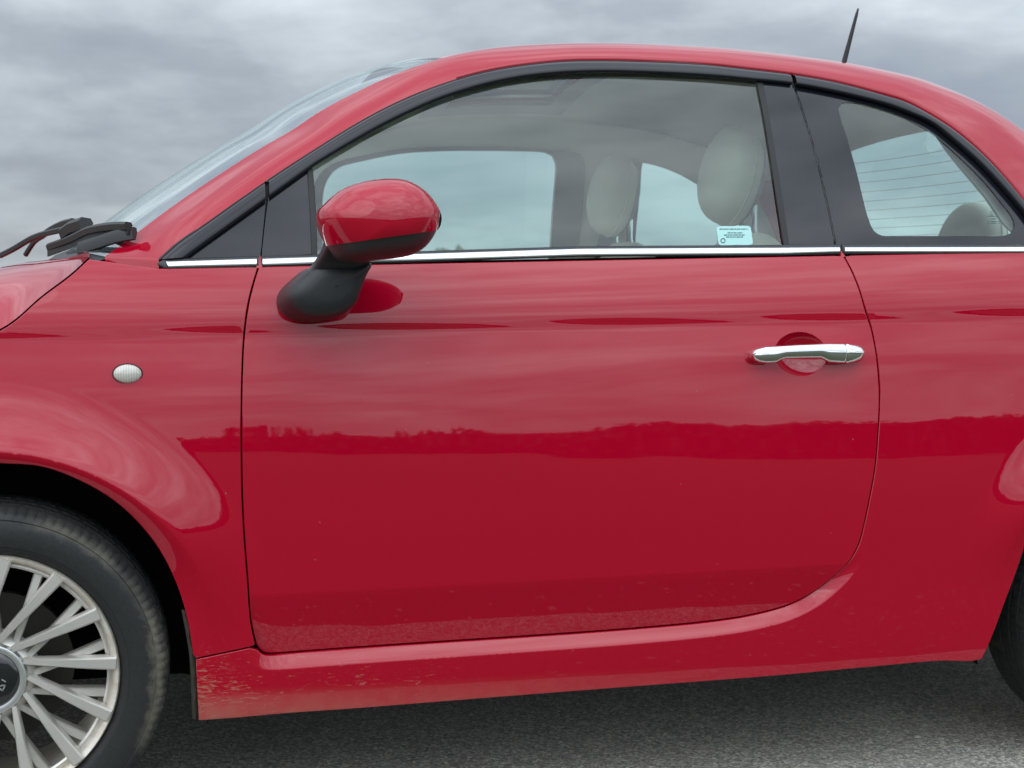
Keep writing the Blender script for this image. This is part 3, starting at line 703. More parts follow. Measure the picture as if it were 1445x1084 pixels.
# a bowed bar: sections along x, ends dive into the skin
rows = []
for k in range(49):
    t = .5-.5*math.cos(math.pi*k/48); x = xl+(xr-xl)*t
    u_ = 1062+157*t; x = uy(u_, 500, yh-(.020+.018*(1-abs(2*t-1)**6)))[0]
    zt_ = uy(u_, np.interp(t, [0, .006, .02, .045, .13, .42, .7, .85, .95, .985, 1], [499.5, 496.5, 494.5, 492.7, 489.5, 486.5, 484.8, 485, 486.8, 488.5, 492.5]), yh-.03)[2]
    zb_ = uy(u_, np.interp(t, [0, .008, .03, .07, .13, .22, .30, .64, .70, .85, .94, .985, 1], [503, 507.5, 510.5, 512.2, 513, 513, 507, 506, 512, 513.5, 512.5, 510.5, 505]), yh-.03)[2]
    e = (1-abs(2*t-1)**6)**.5; stand = .020+.018*(1-abs(2*t-1)**6)
    thick = .011+.010*max(0, abs(2*t-1)-.55)*4*.5
    yb = -float(W(x, (zt_+zb_)/2)); yc = yb-stand+thick*.5
    hh = max((zt_-zb_)/2, .0008); row = []
    grip = 1-sstep(.36, .5, abs(t-.5))
    yin = yb-(.018*grip)+.004
    for j in range(20):
        a = 2*math.pi*j/20; ca, sa = math.cos(a), math.sin(a)
        yo = (yb-stand) if ca < 0 else yin
        ym = (yb-stand+yin)/2; hy = abs(yin-(yb-stand))/2
        row.append((x, ym+hy*np.sign(ca)*abs(ca)**.75, (zt_+zb_)/2+hh*np.sign(sa)*abs(sa)**.8))
    rows.append(row)
KS = 37
hd = loft('door_handle', rows[:KS], CHR, door, closed=True, cap=True)
loft('door_handle_cap', [[(p[0]+.0008, p[1], p[2]) for p in r_] for r_ in rows[KS-1:]], CHR, door, closed=True, cap=True)

def make_lens():
    m, t, b = mat('clear_ribbed_lens'); tcn = N(t, 'ShaderNodeTexCoord'); b.inputs['Base Color'].default_value = (.72, .72, .68, 1); b.inputs['Roughness'].default_value = .12; b.inputs['Coat Weight'].default_value = 1
    wv = N(t, 'ShaderNodeTexWave'); wv.bands_direction = 'X'; wv.inputs['Scale'].default_value = 75; L(t, tcn.outputs['Object'], wv.inputs['Vector'])
    L(t, mixc(t, mth(t, 'MULTIPLY', wv.outputs[0], .45), (.62, .60, .53), (.30, .30, .27)), b.inputs['Base Color']); return m
ic = us(180, 527.5, W); rows = []
e1 = us(200, 527.5, W)[0]-us(160, 527.5, W)[0]; e2 = us(180, 514, W)[2]-us(180, 541, W)[2]
for k in range(8):
    a = k/7*math.pi/2; s = math.cos(a); rows.append([(ic[0]+e1/2*s*math.cos(q_), -float(W(ic[0], ic[2]))-.002-.009*math.sin(a), ic[2]+e2/2*s*math.sin(q_)) for q_ in ang[::2]])
loft('side_indicator', rows, make_lens(), fender, closed=True)
rows = []
for s, o in ((1.10, .004), (1.08, -.0025), (1.02, -.003), (1.0, .002)):
    rows.append([(ic[0]+e1/2*s*math.cos(q_), -float(W(ic[0], ic[2]))+o, ic[2]+e2/2*s*math.sin(q_)) for q_ in ang[::2]])
loft('indicator_rim', rows, BODYB, fender, closed=True)

# mirror
YM = -.955
head_px = cat([(446, 309), (449, 297), (456, 289.6), (478, 270), (504, 259), (538, 253.5), (566, 254.5), (583, 261), (600, 273.5), (612, 288.5), (618, 301), (617, 317), (610, 334.5), (598, 350), (581, 360.5), (557, 365.5), (533, 368), (505, 371), (478, 368), (464, 352), (456, 338), (449, 322)], 6, closed=True)
hp = np.array(hb(head_px, YM)); cH = uy(540, 315, YM)[[0, 2]]
def clipz(P, line, above):
    return P
rows = []; ny = 25
for k in range(ny):
    v = -math.cos(math.pi*k/(ny-1)); s = max(1e-3, 1-abs(v)**2.5)**(1/2.3)
    yoff = YM+v*.105
    rows.append([(cH[0]+(p[0]-cH[0])*s+.02*v*0, yoff, cH[1]+(p[1]-cH[1])*s) for p in hp])
import bmesh
def split_obj(name, rows, plane_pts, m, parent, keep_above, xcut=()):
    R = np.array(rows); a, b = R.shape[:2]; bm = bmesh.new(); vs_ = [bm.verts.new(p) for p in R.reshape(-1, 3)]
    for i in range(a-1):
        for j in range(b): bm.faces.new((vs_[i*b+j], vs_[(i+1)*b+j], vs_[(i+1)*b+(j+1) % b], vs_[i*b+(j+1) % b]))
    bm.faces.new(vs_[:b]); bm.faces.new(vs_[(a-1)*b:][::-1])
    p0, p1, p2 = [Vector(p) for p in plane_pts]; n_ = (p1-p0).cross(p2-p0).normalized()
    if n_.z < 0: n_ = -n_
    bmesh.ops.bisect_plane(bm, geom=bm.verts[:]+bm.edges[:]+bm.faces[:], plane_co=p0, plane_no=n_, clear_inner=keep_above, clear_outer=not keep_above)
    bmesh.ops.recalc_face_normals(bm, faces=bm.faces)
    for xa, sg in xcut:
        bmesh.ops.bisect_plane(bm, geom=bm.verts[:]+bm.edges[:]+bm.faces[:], plane_co=(xa, YM, cH[1]), plane_no=(1, 0, 0), clear_inner=sg > 0, clear_outer=sg < 0)
    me = bpy.data.meshes.new(name); bm.to_mesh(me); bm.free(); me.materials.append(m); me.polygons.foreach_set('use_smooth', [True]*len(me.polygons)); me.set_sharp_from_angle(angle=rad(40))
    return link(name, me, parent)
pA, pB = uy(458, 347.5, YM-.07), uy(618, 325, YM-.07); pC = pA+np.array([0, .2, .004])
XR = hp[:, 0].max()
mirror = split_obj('wing_mirror', rows, (pA, pB, pC), PAINT, car, True, [(XR-.0065, -1)])
split_obj('mirror_rim', rows, (pA, pB, pC), PLAS, mirror, True, [(XR-.0062, 1)])
R2 = np.array(rows); 
low_rows = (R2-np.array([cH[0], YM, cH[1]]))*np.array([.985, .985, .985])+np.array([cH[0], YM, cH[1]])
split_obj('mirror_underside', low_rows, (pA, pB, pC), PLAS, mirror, False)
xr_ = hp[:, 0].max()
sel = R2.reshape(-1, 3); sel = sel[sel[:, 0] > xr_-.0075]; gl = [(xr_-.0035, YM+.9*np.ptp(sel[:, 1])/2*math.cos(k*math.pi/20), sel[:, 2].mean()+.85*np.ptp(sel[:, 2])/2*math.sin(k*math.pi/20)) for k in range(40)]
mesh('mirror_glass', gl, [tuple(range(40))], CHR, mirror, smooth=False)
# neck: upper arm under the head then the foot on the door
arm_rows = []
for v, ua, ub2, yc_, hy in ((384, 436, 515, -.838, .047), (378, 440, 519.5, -.846, .046), (372, 444, 523, -.856, .046), (364, 450, 529, -.872, .047), (356, 455, 534, -.890, .050), (349, 459, 540, -.908, .055), (340, 462, 548, -.930, .060)):
    yn = yc_-hy; pa, pb = uy(ua, v, yn+.02), uy(ub2, v-2, yn+.02); cxm, hxm = (pa[0]+pb[0])/2, (pb[0]-pa[0])/2; zc_ = (pa[2]+pb[2])/2
    arm_rows.append([(cxm+hxm*np.sign(math.cos(a))*abs(math.cos(a))**.6, yc_+hy*np.sign(math.sin(a))*abs(math.sin(a))**.6, zc_+(pb[2]-pa[2])/2*math.cos(a)) for a in np.linspace(0, 2*math.pi, 40, endpoint=False)])
loft('mirror_arm', arm_rows, PLAS, mirror, closed=True, cap=True, sharp=50)
foot_rows = []
FT = [(439, 379), (418, 393.5), (399, 412), (394.5, 426), (401, 441), (418, 453), (437, 456.5), (461, 454.5), (483, 446), (496, 433), (504, 413), (512, 392), (520, 374.5), (480, 377)]
ft = cat(FT, 5, closed=True)
for k, (y, s) in enumerate([(-.70, 1.0), (-.78, 1.0), (-.815, .99), (-.845, .965), (-.868, .92), (-.882, .85), (-.889, .70), (-.891, .4), (-.8915, .02)]):
    # lean towards the arm with distance from the door
    P = np.array(hb(ft, -.84)); c = np.array(hb([(462, 410)], -.84)[0]); lean = np.array([.10, .08])*max(0, (-y-.80))
    foot_rows.append([(c[0]+(p[0]-c[0])*s+lean[0], y, c[1]+(p[1]-c[1])*s+lean[1]) for p in P])
loft('mirror_foot', foot_rows, PLAS, mirror, closed=True, flip=True, sharp=55)

# aerial on the roof
ab, at_ = uy(1190, 92, -.02), uy(1211, 12, -.02)
tube('aerial', [ab+(at_-ab)*t for t in np.linspace(-.06, 1, 10)], np.interp(np.linspace(0, 1, 10), [0, .9, 1], [.0068, .0038, .0020]), RUB, car, 10, upv=(0, 1, 0))

# wipers and cowl
def wp(px, y): return [uy(u, v, y_) for (u, v), y_ in zip(px, y)]
wb = simple('wiper_rubber', (.016, .016, .017), .45)
def slat(name, P, wd, th, m, parent, upv=(0, .3, 1)):
    P = np.array(P); T = frame(P); rows = []
    for p, t_ in zip(P, T):
        b = nrm(np.cross(t_, np.array(upv))); c = np.cross(b, t_); rows.append([p+b*wd+c*th*.3, p+b*wd*.6+c*th, p-b*wd*.6+c*th, p-b*wd+c*th*.3, p-b*wd*.6-c*th, p+b*wd*.6-c*th])
    return loft(name, rows, m, parent, closed=True, cap=True, sharp=40)
wip = slat('wiper_blade', cat(wp([(70, 349), (100, 338), (128, 325), (160, 319.5), (181, 319)], (-.20, -.34, -.46, -.57, -.63)), .01), .008, .007, wb, car)
slat('wiper_strip', cat(wp([(68, 356), (100, 344), (128, 332), (165, 326), (181, 324)], (-.20, -.34, -.46, -.57, -.63)), .01), .002, .009, RUB, wip)
slat('wiper_arm', cat(wp([(0, 361), (18, 352), (48, 335), (80, 326), (112, 320)], (-.02, -.08, -.16, -.26, -.36)), .01), .006, .005, wb, wip)
slat('wiper_joint', wp([(92, 330), (105, 321), (121, 316)], (-.29, -.33, -.38)), .015, .012, wb, wip)
wip2 = slat('wiper_blade', cat(wp([(58, 334), (72, 324), (88, 316), (103, 312)], (.20, .14, .08, .02)), .01), .007, .006, wb, car)
slat('wiper_arm', cat(wp([(36, 360), (48, 342), (62, 332)], (.28, .25, .2)), .01), .006, .005, wb, wip2)
slat('scuttle_end', cat(wp([(112, 351), (140, 342), (165, 334), (190, 329.5)], (-.50, -.56, -.60, -.63)), .01), .006, .011, PLAS, wip)
slat('scuttle_end', cat(wp([(96, 360), (120, 351), (138, 344)], (-.46, -.50, -.53)), .01), .004, .006, PLAS, wip)
# cowl: dark scuttle between bonnet and glass
sc0 = wsr[0]; rows = [sc0+np.array([.01, 0, .0]), sc0+np.array([-.02, 0, -.012]), sc0+np.array([-.05, 0, -.035]), sc0+np.array([-.075, 0, -.06])]
loft('scuttle_panel', rows, PLAS, car)

# ---------------------------------------------------------------- wheels
def make_wheel(cx, cy, far=False, rot=0.):
    hub = bpy.data.objects.new('tmp', None)
    W0_ = lathe([(.184, .16), (.186, .03), (.1915, .012), (.1935, .0), (.199, -.006), (.2035, -.008), (.206, -.003), (.2065, .02), (.20, .16)], 120)
    wh = loft('wheel', W0_, LIPM, car, closed=True, sharp=35)
    # spokes
    def P(a, r, y): return np.array([r*math.cos(a), y, r*math.sin(a)])
    def spoke(nm, a_in, r_in, a_out, r_out, w_in, w_out, y_in, y_out, th):
        p0, p1 = P(a_in, r_in, y_in), P(a_out, r_out, y_out); t_ = nrm(p1-p0); s_ = nrm(np.cross(t_, (0, 1, 0))); rows = []
        for k, t in enumerate(np.linspace(0, 1, 7)):
            p = p0+(p1-p0)*t+np.array([0, -.004*math.sin(math.pi*t), 0]); wd = w_in+(w_out-w_in)*t
            rows.append([p+s_*wd+np.array([0, th, 0]), p+s_*wd*.98+np.array([0, .002, 0]), p+s_*wd*.72+np.array([0, -.0012, 0]), p-s_*wd*.72+np.array([0, -.0012, 0]), p-s_*wd*.98+np.array([0, .002, 0]), p-s_*wd+np.array([0, th, 0])])
        R = np.array(rows); a, b = R.shape[:2]; V = R.reshape(-1, 3); Fc = []
        for i in range(a-1):
            for j in range(b-1): Fc.append((i*b+j, i*b+j+1, (i+1)*b+j+1, (i+1)*b+j))
        Fc.append(tuple(range(b))); Fc.append(tuple((a-1)*b+j for j in range(b))[::-1])
        me = bpy.data.meshes.new(nm); me.from_pydata([tuple(v) for v in V], [], Fc); me.update(); me.materials.append(ALLOY); me.polygons.foreach_set('use_smooth', [True]*len(me.polygons)); me.set_sharp_from_angle(angle=rad(28))
        return me
    D = math.radians
    m1 = spoke('spoke', D(27), .060, D(5), .2005, .0046, .0114, -.006, -.012, .022)
    m2 = spoke('cross_spoke', D(1), .062, D(14), .190, .0062, .0082, .012, .016, .020)
    for k in range(14):
        for me_, nm in ((m1, 'spoke'), (m2, 'cross_spoke')):
            o = link(nm, me_, wh); o.rotation_euler = (0, -k*2*math.pi/14, 0)
    # inner lip segments between spokes and centre boss
    loft('rim_inner_lip', lathe([(.184, .03), (.1845, .012), (.188, .010), (.192, .011), (.193, .014)], 112), ALLOY, wh, closed=True, sharp=40)
    loft('wheel_boss', lathe([(.0655, .055), (.078, .030), (.072, .013), (.064, .005), (.0605, .003), (.060, .015)], 84), ALLOY, wh, closed=True, sharp=40)
    cap = loft('centre_cap', lathe([(.0605, .01), (.0600, -.003), (.0580, -.0075), (.0545, -.0085), (.0480, -.0070), (.0475, -.0050)], 84), CHR2, wh, closed=True, sharp=40)
    loft('centre_badge', lathe([(.0478, -.004), (.0470, -.0070), (.040, -.0095), (.02, -.0115), (.0005, -.012)], 64), simple('badge_black', (.01, .011, .013), .15, coat=1) if 'badge_black' not in bpy.data.materials else bpy.data.materials['badge_black'], wh, closed=True)
    # brake disc and drum
    loft('brake_disc', lathe([(.04, .06), (.06, .06), (.062, .075), (.128, .075), (.128, .09)], 60), simple('brake_steel', (.055, .05, .045), .5, metal=.6) if 'brake_steel' not in bpy.data.materials else bpy.data.materials['brake_steel'], wh, closed=True, sharp=40)
    loft('wheel_well_shadow', lathe([(.0, .13), (.186, .13), (.186, .032)], 60), DARK, wh, closed=True) if False else None
    # tyre
    prof = [(.200, .15), (.206, .165), (.225, .172), (.262, .172), (.279, .163), (.286, .150), (.2885, .140), (.2885, .120), (.283, .1195), (.283, .1135), (.290, .113), (.291, .090), (.285, .0895), (.285, .0825), (.2915, .082), (.2915, .058), (.285, .0575), (.285, .0505), (.291, .050),
            (.290, .030), (.284, .0295), (.284, .0245), (.289, .024), (.2875, .012), (.284, .002), (.279, -.0065), (.2725, -.0115), (.266, -.0140), (.2645, -.0128), (.262, -.0148), (.250, -.0180), (.235, -.0185), (.2225, -.0165), (.2215, -.0150), (.2175, -.0145), (.2105, -.0080), (.2065, .0), (.2055, .02)]
    SEG = 448; rows = []
    for r, y in prof:
        r = r if r < .27 else .27+(r-.27)*.80
        row = []
        for k in range(SEG):
            g = 0
            if .2704 < r and (y < .024 or y > .119): g = -.0020 if k % 4 == 0 else 0
            elif r > .2845: g = -.0028 if (k+int((y-.03)*220)) % 9 == 0 else 0
            a = 2*math.pi*k/SEG; q_ = r+g; row.append((q_*math.cos(a), y-(0 if g == 0 or r > .2815 else g*.6), q_*math.sin(a)))
        rows.append(row)
    ty = loft('tyre', rows, TYRE, wh, closed=True, sharp=38, flip=False)
    wh.location = (cx, cy, .292)
    wh.rotation_euler = (0, rot, 0) if not far else (0, rot, math.pi)
    return wh
wheelF = make_wheel(0., -.790, rot=0)
def copy_tree(o, loc, rz, rot):
    c = o.copy(); COL.objects.link(c); c.location = loc; c.rotation_euler = (0, rot, rz)
    for ch in o.children: d = ch.copy(); COL.objects.link(d); d.parent = c
    return c
copy_tree(wheelF, (RWX, -.775, .292), 0, .2)
copy_tree(wheelF, (0, .775, .292), math.pi, .4)
copy_tree(wheelF, (RWX, .775, .292), math.pi, .9)
# raised letters at the edge of the front centre cap
silver = simple('silver_print', (.62, .63, .64), .3, metal=.8)
def stroke(px, wd=.0011):
    P = np.array([uy(u, v, -.803)+np.array([0, 0, 0]) for u, v in px]); P[:, 1] = -.790-.0103
    rows = [];T = frame(P)
    for p, t_ in zip(P, T):
        s_ = nrm(np.cross(t_, (0, 1, 0))); rows.append([p-s_*wd-[0, -.002, 0], p-s_*wd-[0, .0012, 0], p+s_*wd-[0, .0012, 0], p+s_*wd-[0, -.002, 0]])
    V = np.array(rows)-np.array([0, -.790, .292])
    return loft('badge_letter', V, silver, wheelF, sharp=30)
stroke(cat([(-9, 963), (-6, 959.5), (-1, 958.5), (4, 960.5), (8, 963)], 2))
stroke([(-8, 974), (-3, 969.5), (2, 968), (7, 967.5)]); stroke([(7, 967.5), (5.5, 971), (3, 975.5)]); stroke([(3, 975.5), (0, 972.5), (-2, 970.5)])
stroke([(-30, 961), (-22, 961)]); stroke([(-30, 961), (-30, 973)]); stroke([(-30, 967), (-24, 967)]); stroke([(-16, 961), (-16, 973)])

# ---------------------------------------------------------------- interior
def inn(x, z): return Wg(x, z)-.055
# far-side lining with its two openings (unprojected on the far inner plane)
def ufar(u, v):
    y = .6
    for _ in range(14): P = uy(u, v, y); y = float(inn(P[0], P[2]))
    return uy(u, v, y)[[0, 2]]
OPEN1 = [ufar(*p) for p in cat([(454, 356), (454, 280), (457.6, 261), (466, 246), (479, 235.5), (511, 227), (566, 216.5), (621, 213), (680, 212.5), (720, 213), (768.6, 215.2), (779, 220), (783.5, 231), (782, 262), (779.6, 290), (776.5, 335), (775.5, 353)], 10)]
OPEN1 = OPEN1+[(OPEN1[-1][0]-.006, .975), (OPEN1[0][0], .975)]
OPEN2 = [ufar(*p) for p in cat([(880, 352), (880, 300), (879, 240), (883, 229), (893, 227.5), (923.6, 232.7), (957, 245), (990, 264), (1020, 286), (1046, 312), (1066, 338)], 10)]
OPEN2 = OPEN2+[(OPEN2[-1][0]+.03, .985), (OPEN2[0][0], .985)]
top = [(p[0], p[2]+.010) for p in A3[::3] if .45 < p[0] < 2.08]
LIN = [(.30, .80), (.30, .98)]+[p for p in top if p[0] < 2.08]+[(2.12, .98), (2.12, .70)]
LIN = clean(LIN, .01)
OP1 = clean(OPEN1); OP2 = clean(OPEN2)
far_lining = panel('side_lining', LIN, inn, BEIGE, car, holes=[OP1, OP2], grid=.04, gap=0, wall=.018, far=True)
BP = [ufar(*p) for p in lin([(776, 352), (780, 290), (784.5, 232), (780, 218)], 10)+cat([(780, 213.5), (800, 214.5), (815, 219), (822.5, 232), (822.5, 262), (819, 310), (814, 353)], 10)]
panel('pillar_lining', BP, lambda x, z: inn(x, z)-.006, GREYT, car, grid=.04, gap=0, wall=.004, far=True)
DS = [ufar(*p) for p in cat([(440, 352), (440, 285), (446, 256), (458, 240), (478, 229), (511, 221), (566, 211.5), (621, 208.5), (700, 208.5), (770, 211.5), (781, 214)], 10)]
DSi = [ufar(*p) for p in cat([(453.5, 352), (453.5, 280), (457, 260.5), (465.5, 245.4), (478.6, 235), (511, 226.5), (566, 216), (621, 212.6), (700, 212.4), (768.6, 214.8), (779, 218)], 10)]
panel('door_frame_lining', DS+DSi[::-1], lambda x, z: inn(x, z)-.004, GREYT, car, grid=.04, gap=0, wall=.003, far=True)
for f in (False, True):
    cl_ = cant[HEAD-40:]*np.array([1, 1, 1]); k0_ = cl_[:, 1:]; nn = np.array([0, .022, -.022]); 
    loft('upper_lining', k0_[:, 6:]+nn, BEIGE, car, far=f)
LB = [(1.93, .95), (1.93, 1.5), (2.2, 1.30), (2.4, .95)]
rows = [[(x, .50+.0*z, z) for z in np.linspace(.95, 1.34-max(0, x-2.0)*.5, 6)] for x in (1.96, 2.05, 2.15, 2.25)]
for f in (False, True):
    k_s = [i for i in range(HEAD, NS) if 1.92 < A3[i][0] < 2.32]
    rows = [[(A3[i][0]-.02, A3[i][1]+.04, A3[i][2]-.25), (A3[i][0]-.02, A3[i][1]+.05, A3[i][2]-.0), (S3[i][0]-.04, S3[i][1]+.02, S3[i][2]-.05)] for i in k_s]
    pass
# near-side lining: only border around the glass that shows at the rear (C pillar) and the belt
NC = [(1345, 221), (1391, 276), (1432, 328), (1500, 345), (1520, 330), (1445, 262), (1390, 205), (1340, 165), (1300, 148), (1316, 178), (1332, 203)]
panel('pillar_lining', [us(u, v, lambda x, z: Wg(x, z)-.03)[[0, 2]] for u, v in cat(NC, 12, closed=True)], lambda x, z: Wg(x, z)-.03, BEIGE, car, grid=.05, gap=0, wall=.01)
# headliner: inside of the roof, with a sunroof opening
kh = int(np.argmin(np.abs(S3[HEAD:, 0]-2.06)))+1; rr = full[:kh]; mid = rr[:, 5:-5]
hl = mid*np.array([1, .985, 1])-np.array([0, 0, .030])
# edges of lining drop down the sides
nC = hl.shape[1]
X0, X1, YH = .92, 1.31, .43
a_, b_ = hl.shape[:2]; V = hl.reshape(-1, 3); Fc = []; hole = []
def zh(x, y):
    P = []
    for r_ in hl:
        o_ = np.argsort(r_[:, 1]); P.append((np.interp(y, r_[o_, 1], r_[o_, 0]), np.interp(y, r_[o_, 1], r_[o_, 2])))
    P = np.array(sorted(P)); return float(np.interp(x, P[:, 0], P[:, 1]))
for i in range(a_-1):
    for j in range(b_-1):
        c = (V[i*b_+j]+V[(i+1)*b_+j+1])/2; ff = (i*b_+j, (i+1)*b_+j, (i+1)*b_+j+1, i*b_+j+1)
        (hole if (X0+.035 < c[0] < X1-.035 and abs(c[1]) < YH-.035) else Fc).append(ff)
headl = mesh('headliner', V, Fc, BEIGE, car)
loft('headliner_edge', [hl[:, 0], hl[:, 0]+np.array([0, -.02, -.03])], BEIGE, car)
SUR = simple('sunroof_surround_grey', (.30, .31, .33), .6)
nx_ = 22; gx_ = np.linspace(X0, X1, nx_); gy_ = np.linspace(-YH, YH, 25)
ZH = np.array([[zh(x, y) for y in gy_] for x in gx_]); V = []; Fc = []; Vg = []; Fg = []
for i, x in enumerate(gx_):
    for j, y in enumerate(gy_): V.append((x, y, ZH[i, j]-.006)); Vg.append((x, y, ZH[i, j]+.014))
for i in range(nx_-1):
    for j in range(24):
        ff = (i*25+j, (i+1)*25+j, (i+1)*25+j+1, i*25+j+1); inside = 3 <= i < nx_-4 and 2 <= j < 22
        (Fg if inside else Fc).append(ff)
mesh('sunroof_surround', V, Fc, SUR, headl); mesh('sunroof_glass', Vg, Fg, SUNGLASS, headl)
# cut matching opening in the roof sheet
me = roof.data; bm = bmesh.new(); bm.from_mesh(me)
dl = [f_ for f_ in bm.faces if X1-.05 > f_.calc_center_median().x > .95 and abs(f_.calc_center_median().y) < YH-.08]
bmesh.ops.delete(bm, geom=dl, context='FACES'); bm.to_mesh(me); bm.free()
e_rows = [[(x, y, float(np.interp(abs(y), [0, .36], [1.492, 1.470]))-.0) for y in np.linspace(-.42, .42, 15)] for x in np.linspace(.80, 1.28, 8)]
mesh_g = None
sr = []
for r_ in full[:kend]:
    if .93 < r_[len(r_)//2][0] < 1.30: sr.append([p-np.array([0, 0, .003]) for p in r_ if abs(p[1]) < .40])
mn = min(len(x) for x in sr); sr = [x[(len(x)-mn)//2:(len(x)-mn)//2+mn] for x in sr]
loft('sunroof_panel', sr, SUNGLASS, car)

# seats
SUR2 = simple('seat_back_grey', (.16, .165, .17), .6)
def headrest(x, y, z, par, m=BEIGE2):
    rows = []; n = 17; R0 = .093; R0z = .104
    for k in range(n):
        v = -math.cos(math.pi*k/(n-1)); s = max(1e-4, 1-abs(v)**2.6)**(1/2.6)
        rows.append([(x+.056*v+.022*(R0z*s*math.sin(a))/.1, y+R0*s*1.08*math.cos(a), z+R0z*s*math.sin(a)-.02*v) for a in ang[::2]])
    tube('headrest_piping', [np.array(p) for p in rows[9]]+[np.array(rows[9][0])], .0028, BEIGE, par, 6)
    c_ = np.array([x, y, z]); loft('headrest_back', [(np.array(r_)-c_)*1.02+c_ for r_ in rows[11:]], SUR2, par, closed=True, cap=True)
    return loft('headrest', rows, m, par, closed=True, cap=True)
def seat_back(x, y, ztop, par, wd=.23, m=BEIGE2, name='seat_back'):
    rows = []; n = 13
    O = [];
    for a in np.linspace(0, 2*math.pi, 44, endpoint=False):
        ca, sa = math.cos(a), math.sin(a); O.append((wd*np.sign(ca)*abs(ca)**.75, .32*np.sign(sa)*abs(sa)**(.62)))
    for k in range(n):
        v = -math.cos(math.pi*k/(n-1)); s = max(1e-4, 1-abs(v)**3)**(1/3.)
        rows.append([(x+.065*v-.30*(p[1]*s-.32)*-.45*-1, y+p[0]*s, ztop-.32+p[1]*s) for p in O])
    return loft(name, rows, m, par, closed=True, cap=True)
def seat(y, xh):
    st_ = seat_back(xh+.035, y, 1.070, car)
    headrest(xh, y, 1.190, st_)
    for dy in (-.06, .06):
        for k in (0,):
            tube('headrest_post', [(xh+.030, y+dy, 1.125), (xh+.030, y+dy, 1.075), (xh+.042, y+dy, 1.02)], .0065, CHR, st_, 10, upv=(0, 1, 0))
    rows = []
    for k in range(9):
        t = k/8; rows.append([(xh-.02-.50*t, y+.25*math.cos(a), .52+.10*math.sin(a)+.03*t) for a in np.linspace(0, 2*math.pi, 24, endpoint=False)])
    loft('seat_cushion', rows, BEIGE2, st_, closed=True, cap=True)
    return st_
seat(-.33, 1.478); seat(.33, 1.424)
rs = seat_back(2.12, -.30, 1.06, car, .34, name='rear_seat_back'); headrest(2.09, -.30, 1.045, rs)
rs = seat_back(2.12, .30, 1.0, car, .34, name='rear_seat_back'); headrest(2.09, .30, 1.035, rs)
for f in (1, -1):
    slat('seat_belt', [(1.50, -.575*f, 1.235), (1.50, -.615*f, 1.10), (1.49, -.655*f, .98)], .022, .0015, SUR2, car, upv=(0, 1, .2))
# dashboard, floor and inner bulkheads
rows = []
for y in np.linspace(-.66, .66, 16):
    rows.append([(.10, y, .90), (.28, y, .925), (.46, y, .915), (.54, y, .86), (.55, y, .72), (.50, y, .66)])
loft('dashboard', rows, GREYT, car)
def boxm(nm, a, b, m, par=None):
    (x0_, y0_, z0_), (x1_, y1_, z1_) = a, b
    V = [(x, y, z) for x in (x0_, x1_) for y in (y0_, y1_) for z in (z0_, z1_)]
    return mesh(nm, V, [(0, 1, 3, 2), (4, 6, 7, 5), (0, 4, 5, 1), (2, 3, 7, 6), (0, 2, 6, 4), (1, 5, 7, 3)], m, par, smooth=False)
ub = boxm('underbody', (-.45, -.49, .20), (2.6, .49, .27), DARK, car)
boxm('floor_side', (.40, -.755, .215), (1.80, -.47, .26), DARK, ub); boxm('floor_side', (.40, .47, .215), (1.80, .755, .26), DARK, ub)
boxm('bulkhead', (.36, -.74, .26), (.42, .74, .85), DARK, ub)
boxm('rear_bulkhead', (2.2, -.50, .27), (2.25, .50, .95), GREYT, ub)
tube('exhaust_pipe', [(x, .05, .17) for x in np.linspace(.3, 2.5, 8)], .025, simple('exhaust_steel', (.12, .11, .10), .6, metal=.5), ub, 10)
# sill under-flange seen below the door sill
fl_a = U(lin([(985, 957), (1100, 951), (1240, 939)], 12)); fl_b = U(lin([(985, 959), (1100, 957), (1245, 947)], 12))
band('sill_flange', fl_a, fl_b, lambda x, z: W(x, z)-.03, simple('grey_primer', (.05, .055, .06), .6), quarter, .002, 0)
panel('mud_tab', [us(u, v, W)[[0, 2]] for u, v in [(1362, 930), (1388, 930), (1386, 939), (1378, 939.5)]], lambda x, z: W(x, z)-.02, PLAS, car, grid=.02, gap=0, wall=.05)
# belt-line door cards
for f in (False, True):
    rows = [[(x, -.735+.02, .985-.003+.0335*(x-.6)), (x, -.665, .97+.0335*(x-.6)), (x, -.655, .80), (x, -.62, .30)] for x in np.linspace(.42, 2.2, 20)]
    loft('door_card', rows, GREYT, car, far=f)

# parking-permit style sticker on the door glass, text only as tiny printed lines
stk = simple('sticker_film', (.40, .68, .65), .5); ink = simple('sticker_ink', (.03, .08, .09), .6)
def onglass(nm, px, m, par, off, grid=.05): return panel(nm, [us(u, v, Wg)[[0, 2]] for u, v in px], Wg, m, par, grid=grid, gap=0, wall=0, off=off)
st_ = onglass('window_sticker', cat([(1012.5, 322), (1014, 320), (1036, 319), (1058, 319), (1060.5, 321), (1062.5, 333), (1063.7, 343), (1062, 345), (1040, 345.6), (1017.5, 346), (1015.5, 344), (1014, 332)], 6, closed=True), stk, door, -.0048)
for (ua, va, ub_, n_) in ((1016.5, 322.6, 1057.5, 9), (1028, 328, 1050, 5), (1023, 331, 1053.5, 7), (1026, 333.8, 1051, 6)):
    x = ua; k = 0
    while x < ub_-1:
        l = min([5.2, 3.1, 4.4, 2.2, 6.0, 3.7][k % 6], ub_-x); hgt = .75
        onglass('printed_word', [(x, va), (x+l-.8, va-.15), (x+l-.8, va-.15+hgt*1.5), (x, va+hgt*1.5)], ink, st_, -.0042); x += l; k += 1
cc = (1021.5, 339.5)
